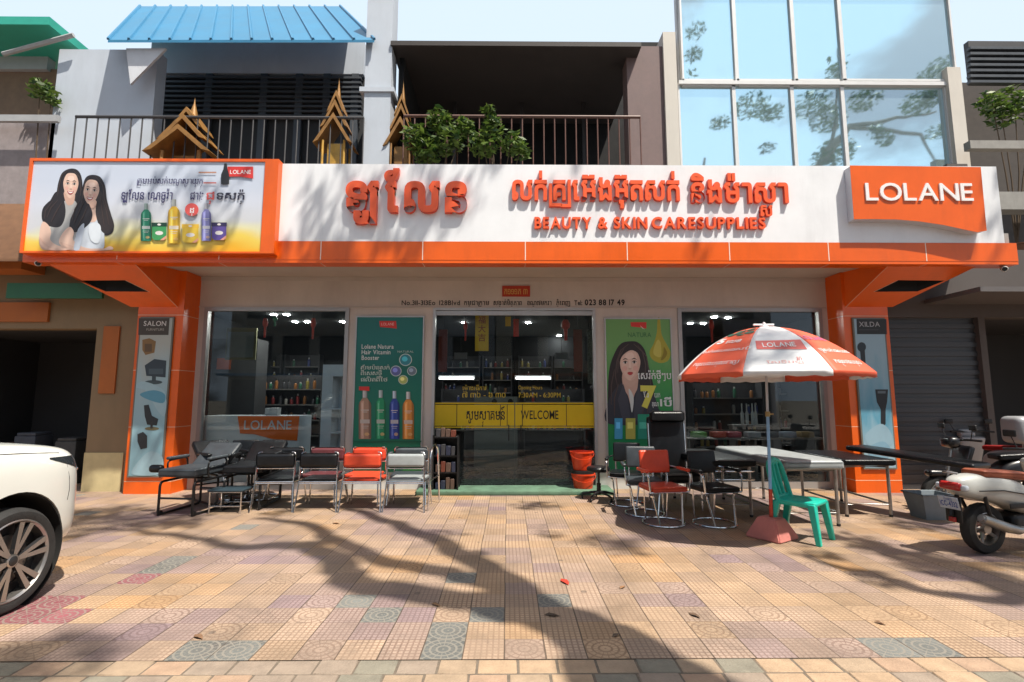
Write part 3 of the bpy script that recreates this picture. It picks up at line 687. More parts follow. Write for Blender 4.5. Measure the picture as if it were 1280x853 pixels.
def strands(A, lines, w_=.5, col=(.075, .05, .045)):
    for ln in lines:
        n_ = len(ln); L_, R_ = [], []
        for i, (x, y) in enumerate(ln):
            x0, y0 = ln[max(0, i - 1)]; x1, y1 = ln[min(n_ - 1, i + 1)]; d = math.hypot(x1 - x0, y1 - y0) or 1; k = w_ * math.sin(math.pi * (i + .5) / n_)
            L_.append((x - (y1 - y0) / d * k, y + (x1 - x0) / d * k)); R_.append((x + (y1 - y0) / d * k, y - (x1 - x0) / d * k))
        A.poly(col, L_ + R_[::-1])
# back woman
A.poly(HR, [(88, 211), (97, 213), (102, 222), (103, 238), (100, 254), (94, 262), (80, 278), (74, 284), (62, 283), (53, 276), (53, 262), (60, 253), (69, 246), (73, 228), (78, 216)], True)
A.poly(GRY, [(80, 252), (92, 250), (98, 262), (96, 290), (92, 311), (66, 311), (62, 290), (70, 270)], True)
A.poly(HR, [(70, 240), (78, 246), (82, 262), (80, 276), (74, 284), (62, 283), (53, 276), (54, 260), (62, 252)], True)
A.poly(SK, [(53, 278), (60, 281), (64, 290), (63, 300), (72, 307), (86, 309), (86, 313), (58, 313), (50, 308), (49, 294)], True)
A.poly(SK2, [(80, 240), (93, 240), (92, 254), (84, 256)], True)
visage(A, 88.5, 232.5, 9.8, 15.2, .05, True, .3)
strands(A, [[(86, 213), (77, 220), (74, 234), (72, 246)], [(92, 213), (100, 222), (102, 238), (99, 252)], [(73, 250), (64, 260), (59, 272)], [(77, 254), (70, 266), (64, 278)], [(66, 252), (57, 264), (56, 274)], [(101, 228), (101, 244), (96, 258)]])
# front woman
A.poly(HR, [(116, 219), (126, 222), (132, 234), (134, 250), (139, 268), (143, 282), (140, 292), (130, 294), (124, 280), (112, 270), (104, 284), (94, 290), (88, 280), (92, 266), (100, 250), (104, 232), (108, 222)], True)
A.poly((.60, .66, .74), [(99, 284), (108, 276), (122, 274), (128, 280), (131, 300), (126, 313), (92, 313), (95, 296)], True)
A.poly(SK, [(113, 252), (121, 252), (123, 270), (118, 278), (110, 274)], True)
A.poly(HR, [(104, 240), (112, 256), (116, 268), (112, 280), (98, 290), (88, 288), (88, 276), (94, 262)], True)
A.poly(HR2, [(125, 240), (132, 250), (138, 266), (142, 282), (136, 292), (128, 290), (122, 276), (120, 262)], True)
A.poly(SK, [(88, 284), (93, 291), (92, 300), (104, 309), (126, 312), (138, 308), (139, 313), (96, 314), (80, 310), (74, 302), (80, 290)], True)
visage(A, 114.2, 240.5, 10.2, 14.8, .14, True, -.2)
strands(A, [[(114, 220), (107, 228), (104, 242), (103, 254)], [(120, 221), (129, 232), (131, 248), (135, 264)], [(106, 252), (99, 266), (93, 280)], [(110, 258), (104, 272), (96, 286)], [(129, 250), (134, 266), (137, 282)], [(126, 246), (128, 262), (131, 284)], [(101, 250), (94, 262), (91, 276)]])
A.poly(mixt(SK, SK2, .7), [(113, 254), (121, 252), (120, 259), (115, 261)], True)
A.poly(mixt(SK, SK2, .5), [(50, 296), (52, 307), (62, 313), (86, 313), (86, 311), (66, 310), (55, 303)], True); A.poly(mixt(SK, SK2, .5), [(76, 303), (84, 310), (100, 314), (136, 313), (136, 311), (104, 311), (86, 306)], True)
A.poly((.50, .56, .66), [(99, 286), (106, 280), (104, 296), (100, 312), (93, 312), (96, 297)], True); A.poly((.70, .76, .83), [(112, 282), (122, 279), (127, 286), (124, 304), (114, 300)], True)
NAVY = (.045, .04, .14)
A.text(NAVY, '~កមអប^់សក^់បណ^ូស_បាយ_រក_រ', 172, 230, 82, 8, .004)
A.text(NAVY, 'ឡ^ូែលន េណច^ូរ^៉ា', 152, 250, 64, 12, .014); A.text(NAVY, 'ជាង', 238, 250, 17, 11, .012); A.text((.75, .10, .09), 'ជ_រ', 258, 250, 10, 11, .014); A.text((.03, .03, .06), 'ទសក_រ^៉', 271, 250, 35, 11, .014)
RED = (.66, .04, .035)
A.poly(RED, [(285, 209), (317, 209), (317, 224), (311, 223), (300, 221.5), (285, 221.5)]); A.text((.85, .85, .85), 'LOLANE', 288, 218, 26, 5.4, .01)
A.poly((.02, .02, .025), [(281, 205), (284, 205), (285, 212), (287, 219), (287, 231), (277, 231), (277, 219), (280, 212)])
A.rect((.45, .20, .12), 249, 215.5, 271, 217); A.rect((.55, .12, .10), 255, 228.5, 271, 230)
def bottle(A, x0, x1, y0, y1, c, cap, label=(.7, .7, .7)):
    w_ = x1 - x0; X = lambda t: x0 + w_ * t; h = y1 - y0; Yy = lambda t: y0 + h * t
    dk = tuple(v * .55 for v in c); li = tuple(min(1, v * 1.5 + .03) for v in c); hi = tuple(min(1, v * 1.4 + .22) for v in c)
    A.poly(c, [(X(0), y1 - .8), (X(.05), y1), (X(.95), y1), (X(1), y1 - .8), (X(1), Yy(.31)), (X(.94), Yy(.25)), (X(.78), Yy(.195)), (X(.68), Yy(.16)), (X(.32), Yy(.16)), (X(.22), Yy(.195)), (X(.06), Yy(.25)), (X(0), Yy(.31))])
    A.poly(dk, [(X(.80), y1 - .4), (X(1), y1 - .8), (X(1), Yy(.31)), (X(.94), Yy(.25)), (X(.80), Yy(.20))]); A.poly(dk, [(X(0), y1 - .8), (X(.10), y1 - .4), (X(.10), Yy(.24)), (X(.06), Yy(.25)), (X(0), Yy(.31))])
    A.poly(li, [(X(.2), y1 - .6), (X(.42), y1 - .6), (X(.42), Yy(.21)), (X(.2), Yy(.235))]); A.poly(hi, [(X(.24), Yy(.93)), (X(.30), Yy(.93)), (X(.31), Yy(.26)), (X(.25), Yy(.27))])
    A.rect(cap, X(.32), y0, X(.68), Yy(.155)); A.rect(tuple(v * .6 for v in cap), X(.56), y0, X(.68), Yy(.155)); A.rect(tuple(min(1, v * 1.4) for v in cap), X(.38), y0, X(.44), Yy(.15))
    A.rect(label, X(.18), Yy(.40), X(.82), Yy(.415)); A.rect(label, X(.3), Yy(.44), X(.7), Yy(.452))
    A.rect(mixt(c, label, .75), X(.12), Yy(.60), X(.88), Yy(.68)); A.rect(label, X(.2), Yy(.73), X(.8), Yy(.74)); A.rect(label, X(.28), Yy(.77), X(.72), Yy(.778)); A.ell(mixt(c, (.8, .5, .2), .6), X(.66), Yy(.90), w_ * .2, h * .035, 12)
def jar(A, x0, x1, y0, y1, c, lid):
    A.poly(c, [(x0, y1 - 3), (x0, y0 + 3), (x1, y0 + 3), (x1, y1 - 4), (x1 - 3, y1), (x0 + 3, y1)]); A.rect(lid, x0 - .6, y0, x1 + .6, y0 + 5); A.ell((.75, .72, .7), (x0 + x1) / 2, y0 + 2.4, 2.4, 1.3, 10); A.ell((.75, .72, .7), (x0 + x1) / 2, (y0 + y1) / 2 + 2, (x1 - x0) * .28, 2.6, 12)
    A.poly((.75, .35, .25), [(x1 - 8, y1), (x1, y1 - 6), (x1, y1 - 3), (x1 - 3, y1)])
bottle(A, 177, 190, 255, 302, (.02, .22, .13), (.35, .45, .42)); jar(A, 191, 209, 279, 301, (.05, .30, .10), (.01, .05, .03))
bottle(A, 211, 226, 250, 305, (.78, .48, .04), (.4, .42, .4)); jar(A, 229, 249, 281, 304, (.80, .55, .06), (.8, .5, .05))
bottle(A, 253, 265, 255, 302, (.25, .25, .55), (.45, .45, .5)); jar(A, 266, 284, 279, 301, (.12, .08, .33), (.04, .03, .10))
A.ell((.70, .10, .09), 241, 263, 8.5, 8, 22); A.text((.9, .9, .9), 'ដ_រ', 238.6, 267, 5, 7, .02)
A.build('artwork', ban)

# wavy logo sign at the right end
Yl = Yc - .16
lg = thing('logo_sign', 'orange wavy-bottomed logo box with thin white capitals at the right end', 'sign', (W(1148, 290, Yl).x, Yl, W(1148, 290, Yl).z))
out = [(1062.5, 207), (1226, 209), (1233.5, 288.5), (1222, 290.5), (1205, 287), (1180, 281.5), (1150, 277), (1120, 274.5), (1090, 274), (1067.5, 274.2)]
P_ = [(W(a, b_, Yl).x, W(a, b_, Yl).z) for a, b_ in out]
mb = MB(); mb.use(ORANGE); mb.prism(P_, Yl, Yl + .004); mb.build('front_panel', lg, sharp=20)
cxm = sum(p[0] for p in P_) / len(P_); czm = sum(p[1] for p in P_) / len(P_)
inner = [(cxm + (x - cxm) * .994, czm + (z - czm) * .99) for x, z in P_]
mb = MB(); mb.prism(inner, Yl + .0045, Yc - .002); mb.build('case', lg, mat('sign_case_grey', (.55, .57, .62), rough=.4, var=.05))
mb = MB(); letters(mb, 'LOLANE', wall_fn(1082, 251, Yl), width=W(1216, 250, Yl).x - W(1082, 250, Yl).x, height=24.5 * Yl / FPX, bold=.008, depth=.02, face=mat('white_letter', (.85, .85, .85), rough=.35, var=0), gap=.07)
mb.build('lettering', lg, fixn=False)

# plate and address on the wall
pl = thing('number_plate', 'small red plate with gold characters on the white wall above the door', 'plate', (wx(645), Yw, W(645, 370, Yw).z))
mb = MB(); mb.box(wx(627.5), wx(663), Yw - .02, Yw - .001, W(0, 370, Yw).z, W(0, 356.5, Yw).z); mb.build('plate', pl, mat('red_plate', (.45, .045, .02), rough=.4, var=.05))
mb = MB(); letters(mb, 'ក១១១ភ ៣', wall_fn(630.5, 368, Yw - .021), width=wx(660) - wx(630.5), height=.12, face=ink((.62, .40, .10)), bold=.005); mb.build('lettering', pl, fixn=False)
mb = MB(); ab = ink((.012, .010, .010)); hh = .095
for s, a, b_, bo in (('No.311-313Eo', 502, 545, .015), ('128Blvd', 549, 575.5, .015), ('កម_ពជា~កាម', 580, 612, .01), ('សង_កាត^់ម^ិត_តភាព', 617, 653, .01), ('ខណ_ឌ៧មករា', 659, 690, .01), ('ភ_ន^ំេពញ', 695, 713, .01), ('Tel:', 718, 728, .02), ('023 88 17 49', 731, 782, .03)):
    letters(mb, s, wall_fn(a, 381.5, Yw - .003), width=wx(b_) - wx(a), height=hh * (1.12 if bo > .025 else .95), bold=bo, face=ab, gap=.10, depth=.002)
al = mb.build('address_lettering', None, fixn=False); tag(al, 'line of small black address and telephone lettering above the shop door', 'lettering'); al.data.transform(Matrix.Translation(-W(640, 382, Yw))); al.location = W(640, 382, Yw)

# ================================================================== POSTERS
def poster(name, label, px0, px1, py0, py1, Y, frame=True):
    a = W((px0 + px1) / 2, py1, Y); t = thing(name, label, 'poster', a)
    x0, x1 = W(px0, 500, Y).x, W(px1, 500, Y).x; z0, z1 = W(640, py1, Y).z, W(640, py0, Y).z
    mb = MB(); f = .022; mb.box(x0 - f, x0, Y - .012, Y + .03, z0 - f, z1 + f); mb.box(x1, x1 + f, Y - .012, Y + .03, z0 - f, z1 + f); mb.box(x0, x1, Y - .012, Y + .03, z1, z1 + f); mb.box(x0, x1, Y - .012, Y + .03, z0 - f, z0)
    mb.build('frame', t, ALU); return t, x0, x1, z0, z1
def back(t, x0, x1, z0, z1, Y, m): MB().face([(x0, Y, z0), (x1, Y, z0), (x1, Y, z1), (x0, Y, z1)]).build('print', t, m, fixn=False)
def print_mat(name, stops, scale=(1, 1, 1), nscale=2.0, amt=.3):
    m = bpy.data.materials.new(name); m.use_nodes = True; nt = m.node_tree; n = nt.nodes; L = nt.links; b = n['Principled BSDF']; b.inputs['Roughness'].default_value = .35
    g = n.new('ShaderNodeTexCoord'); mp = n.new('ShaderNodeMapping'); mp.inputs['Scale'].default_value = scale; L.new(g.outputs['Generated'], mp.inputs[0]); sp = n.new('ShaderNodeSeparateXYZ'); L.new(mp.outputs[0], sp.inputs[0])
    nz = n.new('ShaderNodeTexNoise'); nz.inputs['Scale'].default_value = nscale; nz.inputs['Detail'].default_value = 3; L.new(g.outputs['Generated'], nz.inputs['Vector'])
    ad = n.new('ShaderNodeMath'); ad.operation = 'MULTIPLY_ADD'; ad.inputs[1].default_value = amt; L.new(nz.outputs['Fac'], ad.inputs[0]); L.new(sp.outputs[2], ad.inputs[2])
    rp = n.new('ShaderNodeValToRGB'); L.new(ad.outputs[0], rp.inputs[0]); e = rp.color_ramp.elements; e[0].position = stops[0][0]; e[0].color = (*stops[0][1], 1); e[1].position = stops[-1][0]; e[1].color = (*stops[-1][1], 1)
    for p, c in stops[1:-1]: x = e.new(p); x.color = (*c, 1)
    L.new(rp.outputs[0], b.inputs['Base Color']); return m
WHT = (.72, .74, .72)
# green poster with four bottles
Yq = Yw - .03
t, *q = poster('bottle_poster', 'tall green poster of four hair product bottles left of the door', 443, 527, 397, 591, Yq); back(t, *q, Yq + .002, print_mat('green_print', [(0, (.02, .22, .10)), (.45, (.012, .20, .12)), (.8, (.015, .15, .12)), (1.1, (.02, .17, .16))]))
A = Art(Yq)
A.poly(RED, [(474, 401.5), (495, 401.5), (496, 411), (488, 410), (475, 409)]); A.text((.8, .5, .45), 'LOLANE', 476.5, 407, 16, 3.6)
for s, y, wd in (('Lolane Natura', 436, 40), ('Hair Vitamin', 443, 36), ('Booster', 450, 22)): A.text(WHT, s, 452, y, wd, 5.6, .012)
for s, y, wd in (('ស_រ^ែមប^៉នសក^់', 462, 36), ('ព^ិេសសថ_ម^ី', 469, 26), ('ផល^ិតព^ីៃថ', 477, 33)): A.text((.55, .62, .55), s, 451, y, wd, 5, .006)
for cx_, cy_, c, r in ((507, 450, (.04, .25, .30), 8), (495, 464, (.12, .14, .35), 7), (515, 464, (.15, .20, .25), 6), (504, 475, (.45, .52, .15), 6)):
    A.ell((.55, .65, .6), cx_, cy_, r, r * .96, 24); A.ell(c, cx_, cy_, r * .88, r * .85, 24); A.ell(tuple(min(1, v * 2.4) for v in c), cx_ - 1, cy_ - 1, r * .45, r * .4, 16)
A.text((.5, .6, .55), 'NATURAL', 497, 441, 20, 2.6)
for x0_, x1_, y0_, c, cap in ((448.5, 464, 488, (.42, .25, .17), (.5, .5, .48)), (469.5, 482.5, 488, (.02, .30, .13), (.5, .6, .58)), (487, 499.5, 489, (.03, .07, .33), (.5, .6, .68)), (503.5, 517.5, 490, (.70, .27, .05), (.6, .6, .58))): bottle(A, x0_, x1_, y0_, 549, c, cap, (.65, .6, .55))
A.poly(RED, [(449, 483.5), (462, 483.5), (462, 489), (449, 488)])
A.rect((.012, .14, .08), 443, 551, 527, 553); A.poly((.04, .42, .06), [(502, 591), (519, 560), (527, 570), (527, 591)], False)
A.build('artwork', t)
# green poster with a woman
t, *q = poster('woman_poster', 'green poster of a dark haired woman and golden oil drop right of the door', 759, 841, 399, 591, Yq); back(t, *q, Yq + .002, print_mat('green_print_2', [(0, (.01, .12, .07)), (.4, (.012, .20, .08)), (.75, (.05, .30, .07)), (1.15, (.16, .36, .12))], nscale=3, amt=.4))
A = Art(Yq)
A.poly((.40, .36, .04), [(822, 399), (825, 399), (827, 418), (834, 432), (838, 441), (835, 451), (825, 454), (815, 449), (812, 440), (817, 430), (821, 416)], True); A.poly((.55, .50, .10), [(822, 425), (826, 430), (826, 446), (818, 444), (817, 437)], True); A.poly((.25, .20, .02), [(830, 434), (834, 442), (830, 449), (826, 450), (829, 442)], True)
A.poly(RED, [(788, 403), (808, 403), (808, 411), (800, 409.5), (789, 408.5)]); A.poly((.7, .7, .6), [(800, 407), (806, 412), (803, 411)]); A.text((.04, .16, .06), 'NATURA', 785, 421.5, 29, 6, .002)
A.poly(HR, [(785, 427), (797, 428), (806, 438), (810, 455), (814, 470), (818, 490), (816, 512), (800, 525), (770, 526), (761, 520), (760, 490), (762, 460), (769, 440), (776, 430)], True)
A.poly((.03, .035, .05), [(778, 478), (798, 480), (815, 490), (822, 508), (824, 527), (761, 530), (761, 500)], True)
A.poly(SK2, [(779, 466), (796, 466), (797, 484), (793, 494), (789, 508), (785, 495), (779, 484)], True)
A.poly((.60, .62, .60), [(786, 486), (792, 497), (790, 516), (787, 500)], True)
A.poly(mixt(SK, SK2, .9), [(779, 464), (796, 464), (796, 476), (788, 484), (781, 478)], True)
visage(A, 787.5, 456.5, 13.4, 19, -.03, False, -.15)
A.poly(HR, [(787, 429), (776, 434), (770, 446), (768, 466), (774, 482), (776, 466), (775, 452), (780, 443), (790, 438), (800, 445), (803, 458), (800, 474), (808, 484), (811, 462), (806, 440), (798, 431)], True)
strands(A, [[(786, 430), (776, 438), (771, 452), (769, 470), (772, 484)], [(780, 436), (773, 448), (772, 466)], [(792, 430), (803, 440), (807, 456), (806, 474)], [(797, 432), (808, 446), (811, 464), (814, 486)], [(768, 462), (764, 482), (764, 506)], [(773, 480), (768, 498), (768, 520)], [(803, 480), (806, 500), (803, 518)], [(809, 482), (812, 502), (808, 520)]], .8)
A.poly((.05, .055, .075), [(779, 480), (785, 500), (788, 526), (778, 526), (772, 500)]); A.poly((.05, .055, .075), [(797, 484), (793, 504), (792, 526), (800, 526), (806, 502)])
A.text(WHT, 'េសរ^៉ក^់ថ_ម^ីៗប', 797, 474, 42, 9, .008); A.text((.70, .64, .10), '7', 801, 508, 20, 25, .06); A.text(WHT, 'ែរ', 804, 497, 7, 6.5); A.text(WHT, 'យក', 818, 497, 7, 6.5); A.text(WHT, 'គ^ុណ', 815, 508, 8, 6, .01); A.text(WHT, '1ប^ី', 825, 508, 15, 9, .02)
for a, b_, c in ((768, 778, (.06, .32, .55)), (782, 794, (.42, .40, .08)), (797, 812, (.02, .25, .18))): A.rect(c, a, 523, b_, 549); A.rect(tuple(min(1, v * 1.7 + .05) for v in c), a + 2, 528, b_ - 3, 536)
A.rect((.02, .28, .16), 797, 518, 818, 525); A.build('artwork', t)
# panels on the pillars
def pillar_poster(name, label, quad, Y, head, headcol, title, bg):
    t = thing(name, label, 'poster', W((quad[2][0] + quad[3][0]) / 2, quad[2][1], Y))
    mb = MB(); e = 1.6
    P4 = [W(*p, Y) for p in quad]; c = sum(P4, Vector()) / 4
    x0 = (P4[0].x + P4[3].x) / 2; x1 = (P4[1].x + P4[2].x) / 2; z0 = (P4[2].z + P4[3].z) / 2; z1 = (P4[0].z + P4[1].z) / 2; f = .025
    mb.box(x0 - f, x1 + f, Y, Yp - .001, z0 - f, z1 + f); mb.build('frame', t, mat('panel_frame', (.16, .15, .12), rough=.5))
    MB().face([(x0, Y - .002, z0), (x1, Y - .002, z0), (x1, Y - .002, z1), (x0, Y - .002, z1)]).build('print', t, bg, fixn=False)
    return t
bgL = print_mat('salon_print', [(0, (.20, .36, .42)), (.5, (.26, .44, .52)), (.8, (.34, .46, .50)), (1.2, (.40, .42, .38))], nscale=2.5, amt=.4)
Yk = Yp - .03
t = pillar_poster('salon_poster', 'narrow pale blue poster of salon chairs on the left orange pillar', [(173, 398), (212, 398), (204.5, 595), (165, 595)], Yk, 0, 0, '', bgL)
A = Art(Yk - .003); A.poly((.055, .042, .03), [(173.6, 398), (212, 398), (210.6, 419), (172.8, 419)]); A.text((.62, .60, .55), 'SALON', 179.5, 407.5, 28, 6.3, .012); A.text((.40, .36, .30), 'FURNITURE', 183, 413.5, 22, 3)
A.poly((.24, .13, .04), [(178, 425), (187, 423), (195, 427), (193, 441), (182, 444), (178, 438)]); A.rect((.12, .07, .03), 181, 430, 190, 440)
A.poly((.03, .045, .06), [(181, 457), (193, 449), (208, 451), (207, 472), (183, 470)]); A.rect((.06, .09, .11), 186, 461, 204, 468); A.ell((.05, .08, .09), 192, 478, 11, 2.6); A.rect((.04, .06, .07), 190, 470, 195, 477)
A.poly((.34, .50, .56), [(170, 484), (180, 477), (206, 490), (206, 520), (196, 512), (184, 490)], True); A.poly((.10, .30, .42), [(175, 493), (192, 488), (206, 493), (204, 504), (186, 500)], True)
A.poly((.02, .025, .03), [(180, 507), (186, 506), (190, 520), (198, 524), (196, 532), (184, 531), (181, 520)]); A.ell((.14, .12, .06), 190, 536, 9, 2.2); A.rect((.03, .03, .03), 188, 528, 191, 536)
A.poly((.02, .025, .03), [(172, 543), (179, 540), (184, 545), (184, 560), (176, 562), (172, 552)]); A.poly((.29, .44, .51), [(167, 585), (186, 565), (203, 571), (200, 592), (168, 594)], True)
A.build('artwork', t)
bgR = print_mat('razor_print', [(0, (.18, .34, .44)), (.35, (.32, .46, .54)), (.6, (.10, .30, .42)), (1.2, (.30, .44, .52))], nscale=4, amt=.5)
t = pillar_poster('razor_poster', 'narrow blue poster of a black razor on the right orange pillar', [(1070.5, 399), (1108, 399), (1116, 585), (1078, 585)], Yk, 0, 0, '', bgR)
A = Art(Yk - .003); A.poly((.012, .012, .013), [(1070.5, 399), (1108, 399), (1108.6, 418), (1071.4, 418)]); A.text((.40, .40, .40), 'XILDA', 1074, 408.5, 26, 6.5, .006); A.rect((.05, .05, .05), 1074, 412, 1098, 413)
A.ell((.02, .03, .04), 1077, 434, 5.5, 6, 16); A.poly((.02, .025, .03), [(1075, 438), (1081, 438), (1083, 470), (1078, 470)])
A.poly((.012, .014, .018), [(1094, 487), (1110, 487), (1109, 502), (1107, 512), (1107, 530), (1104, 536), (1101, 530), (1101, 512), (1096, 503)]); A.rect((.12, .15, .17), 1097, 489, 1107, 492); A.poly((.27, .42, .51), [(1081, 545), (1100, 530), (1113, 540), (1114, 556), (1090, 560)], True); A.poly((.20, .36, .47), [(1084, 562), (1104, 552), (1114, 566), (1098, 580)], True)
A.build('artwork', t)
# ================================================================== CHAIRS AND BEDS
def RZ(a): return Matrix.Rotation(a, 4, 'Z')
def RX(a): return Matrix.Rotation(a, 4, 'X')
def RY(a): return Matrix.Rotation(a, 4, 'Y')
def T3(x, y, z): return Matrix.Translation((x, y, z))
def waiting_chair(name, label, lea, group):             # low chrome chair seen from behind, front towards +y
    t = thing(name, label, 'chair', (0, 0, 0), 0, group)
    w = .268
    MB().rbox((0, .04, .425), (.515, .44, .045), .018, 3, puff=.25).build('seat', t, lea, True)
    MB().rbox((0, -.205, .715), (.545, .09, .20), .042, 4, puff=.12).build('backrest', t, lea, True)
    for s in (-1, 1):
        MB().tube(fil([(s * (w + .03), -.30, .0), (s * w, -.22, .42), (s * w, -.20, .74), (s * (w - .01), -.17, .82), (s * (w - .06), -.17, .825)], .06), .0115).build('leg', t, CHROME, True)
        MB().tube(fil([(s * (w + .025), .29, 0), (s * w, .235, .38), (s * w, .20, .40), (s * w, -.22, .415)], .05), .0115).build('leg', t, CHROME, True)
    mb = MB(); mb.tube([(-w, -.205, .60), (w, -.205, .60)], .010); mb.tube([(-w, -.225, .412), (w, -.225, .412)], .010); mb.tube([(-w, .235, .395), (w, .235, .395)], .010); mb.tube([(-w, -.225, .39), (w, -.225, .39)], .009)
    mb.build('crossbar', t, CHROME, True)
    return t
gA = 'low chrome chairs in the double row left of the door'
c0 = waiting_chair('waiting_chair', 'low red chair with chrome legs, its back to the street, left of the silver one', RED_L, gA)
def gx(px, py): return G(px, py)
p = gx(449, 641); c0.location = (p.x, p.y + .30, 0)
def place(src, px, py, dy, label, sw=None, rz=0, group=None):
    p = gx(px, py); return dup(src, (p.x, p.y + dy, 0), rz, label, None, group, sw)
place(c0, 505, 641, .30, 'low silver padded chair with chrome legs nearest the shop door in the front row', {RED_L: SILVER_L}, R(-2))
place(c0, 393, 641, .30, 'low black chair with chrome legs directly left of the red front row chair', {RED_L: BLACK_L}, R(1))
place(c0, 337, 641, .30, 'low black chair with chrome legs between the black recliners and another black chair', {RED_L: BLACK_L}, R(3))
for px, l, m_, a in ((457, 'red chair behind the red front row chair, facing the street under the green bottle poster', RED_L, 178), (512, 'dark grey chair behind the silver one, facing the street beside the door post', GREY_L, 183), (404, 'maroon chair in the back row between a red and a black chair', MAROON_L, 180), (352, 'black back row chair below the orange counter sign', BLACK_L, 182)):
    p = W(px, 560, 8.15); dup(c0, (p.x, 8.18, .0), R(a), l, None, gA, {RED_L: m_} if m_ is not RED_L else None)
# chrome folding frame leaning at the row's end
p = gx(536, 640)
t = thing('chrome_frame', 'empty bent chrome tube frame beside the silver chair at the door', 'frame', (p.x, p.y + .35, 0))
mb = MB(); mb.tube(fil([(-.02, -.30, 0), (0, -.24, .84), (.02, .0, .93), (.04, .22, .84), (.06, .3, 0)], .16, 7), .014); mb.tube([(0, -.25, .42), (.05, .26, .42)], .010); mb.build('tube_loop', t, CHROME, True)

def recliner(name, label, lea, frm):                    # treatment recliner, front (foot) end towards -y
    t = thing(name, label, 'recliner', (0, 0, 0), 0, 'reclining treatment chairs at the left end')
    MB().rbox((0, -.12, .58), (.56, .62, .11), .03, 4, puff=.1).build('seat', t, lea, True)
    MB().rbox((0, 0, .25), (.54, .09, .52), .035, 4, M=T3(0, .20, .58) @ RX(R(-52)) , puff=.1).build('backrest', t, lea, True)
    for s in (-1, 1):
        MB().tube(fil([(s * .25, -.40, .02), (s * .25, -.40, .46), (s * .25, .42, .46), (s * .25, .42, .02), (s * .25, -.40, .02)], .07), .017).build('leg', t, frm, True)
        a = MB().tube(fil([(s * .31, -.20, .50), (s * .31, -.22, .72), (s * .31, .16, .74), (s * .31, .2, .5)], .06), .012).build('arm', t, frm, True)
        MB().rbox((s * .31, -.02, .755), (.07, .40, .045), .02, 3).build('arm_pad', a, lea, True)
    mb = MB(); mb.tube([(-.25, -.40, .24), (.25, -.40, .24)], .014); mb.tube([(-.25, .42, .24), (.25, .42, .24)], .014); mb.tube([(-.25, 0, .46), (.25, 0, .46)], .014); mb.build('crossbar', t, frm, True)
    for s in (-1, 1): MB().lathe([(0, -.014), (.032, -.012), (.036, 0), (.032, .012), (0, .014)], (s * .25, -.36, .036), 14, 'x').build('caster', t, BLACK_P, True)
    return t
r0 = recliner('treatment_recliner', 'dark grey padded recliner on black loop legs beside the left orange pillar', GREY_L, BLACK_M)
p = gx(222, 646); r0.location = (p.x, p.y + .40, 0); r0.rotation_euler[2] = R(-6)
p = gx(288, 643); dup(r0, (p.x, p.y + .62, 0), R(4), 'black padded recliner with dull frame between the grey recliner and the chairs', None, None, {GREY_L: BLACK_L})
p = W(282, 560, 8.2); dup(r0, (p.x, 8.2, .0), R(52), 'black recliner pushed askew against the left shop window', None, None, {GREY_L: BLACK_L})
mb = MB(); mb.rbox((-.42, -.28, .62), (.20, .10, .11), .045, 4); mb.tube([(-.36, -.28, .50), (-.36, -.28, .60)], .012); mb.build('side_roll', r0, BLACK_L, True)
# footstool in front of the black recliner
t = thing('footstool', 'low footstool with a dark flat pad on a square chrome frame', 'stool', (gx(279, 643).x, gx(279, 643).y + .18, 0))
MB().rbox((0, 0, .315), (.50, .36, .035), .015, 2).build('pad', t, mat('blue_black_vinyl', (.03, .05, .065), rough=.35, var=.2), True)
for sx in (-1, 1):
    for sy in (-1, 1): MB().tube([(sx * .22, sy * .15, 0), (sx * .22, sy * .15, .30)], .012).build('leg', t, CHROME, True)
mb = MB()
for z in (.10, .29): mb.tube([(-.22, -.15, z), (.22, -.15, z), (.22, .15, z), (-.22, .15, z)], .010, closed=True)
mb.build('rail', t, CHROME, True)

def armchair(name, label, lea, grp=None):               # chrome cantilever armchair on a floor ring, front towards -y
    t = thing(name, label, 'armchair', (0, 0, 0), 0, grp)
    MB().rbox((0, 0, .455), (.48, .46, .07), .03, 4, puff=.2).build('seat', t, lea, True)
    MB().rbox((0, .225, .76), (.42, .055, .30), .05, 5, M=T3(0, .225, .76) @ RX(R(-9)) @ T3(0, -.225, -.76)).build('backrest', t, lea, True)
    for s in (-1, 1):
        a = MB().tube(fil([(s * .265, -.21, .43), (s * .285, -.20, .66), (s * .27, .13, .69), (s * .20, .24, .70)], .06), .0115).build('arm', t, CHROME, True)
        MB().rbox((s * .283, -.03, .685), (.055, .30, .04), .018, 3, M=T3(0, 0, 0)).build('arm_pad', a, lea, True)
        MB().tube(fil([(s * .265, -.21, .43), (s * .20, -.12, .40), (s * .15, -.215, .015)], .06), .0115).build('leg', t, CHROME, True)
        MB().tube(fil([(s * .17, .25, .78), (s * .17, .20, .43), (s * .15, .215, .015)], .05), .0115).build('leg', t, CHROME, True)
    mb = MB(); mb.tube(ring((0, 0, .014), .265, .265, 36), .013, closed=True); mb.build('floor_ring', t, CHROME, True); MB().tube([(-.26, -.21, .425), (.26, -.21, .425)], .010).build('crossbar', t, CHROME, True)
    return t
gB = 'chrome armchairs right of the door'
a0 = armchair('armchair', 'bright red chrome armchair standing in front of the other armchairs', RED_L, gB)
p = gx(838, 661); a0.location = (p.x, p.y + .27, 0); a0.rotation_euler[2] = R(9)
p = gx(905, 662); dup(a0, (p.x, p.y + .28, 0), R(14), 'black chrome armchair right of the red one, nearest the umbrella', None, gB, {RED_L: BLACK_L})
p = gx(814, 648); dup(a0, (p.x - .02, p.y + .26, 0), R(-6), 'grey chrome armchair half hidden behind the red one', None, gB, {RED_L: GREY_L})
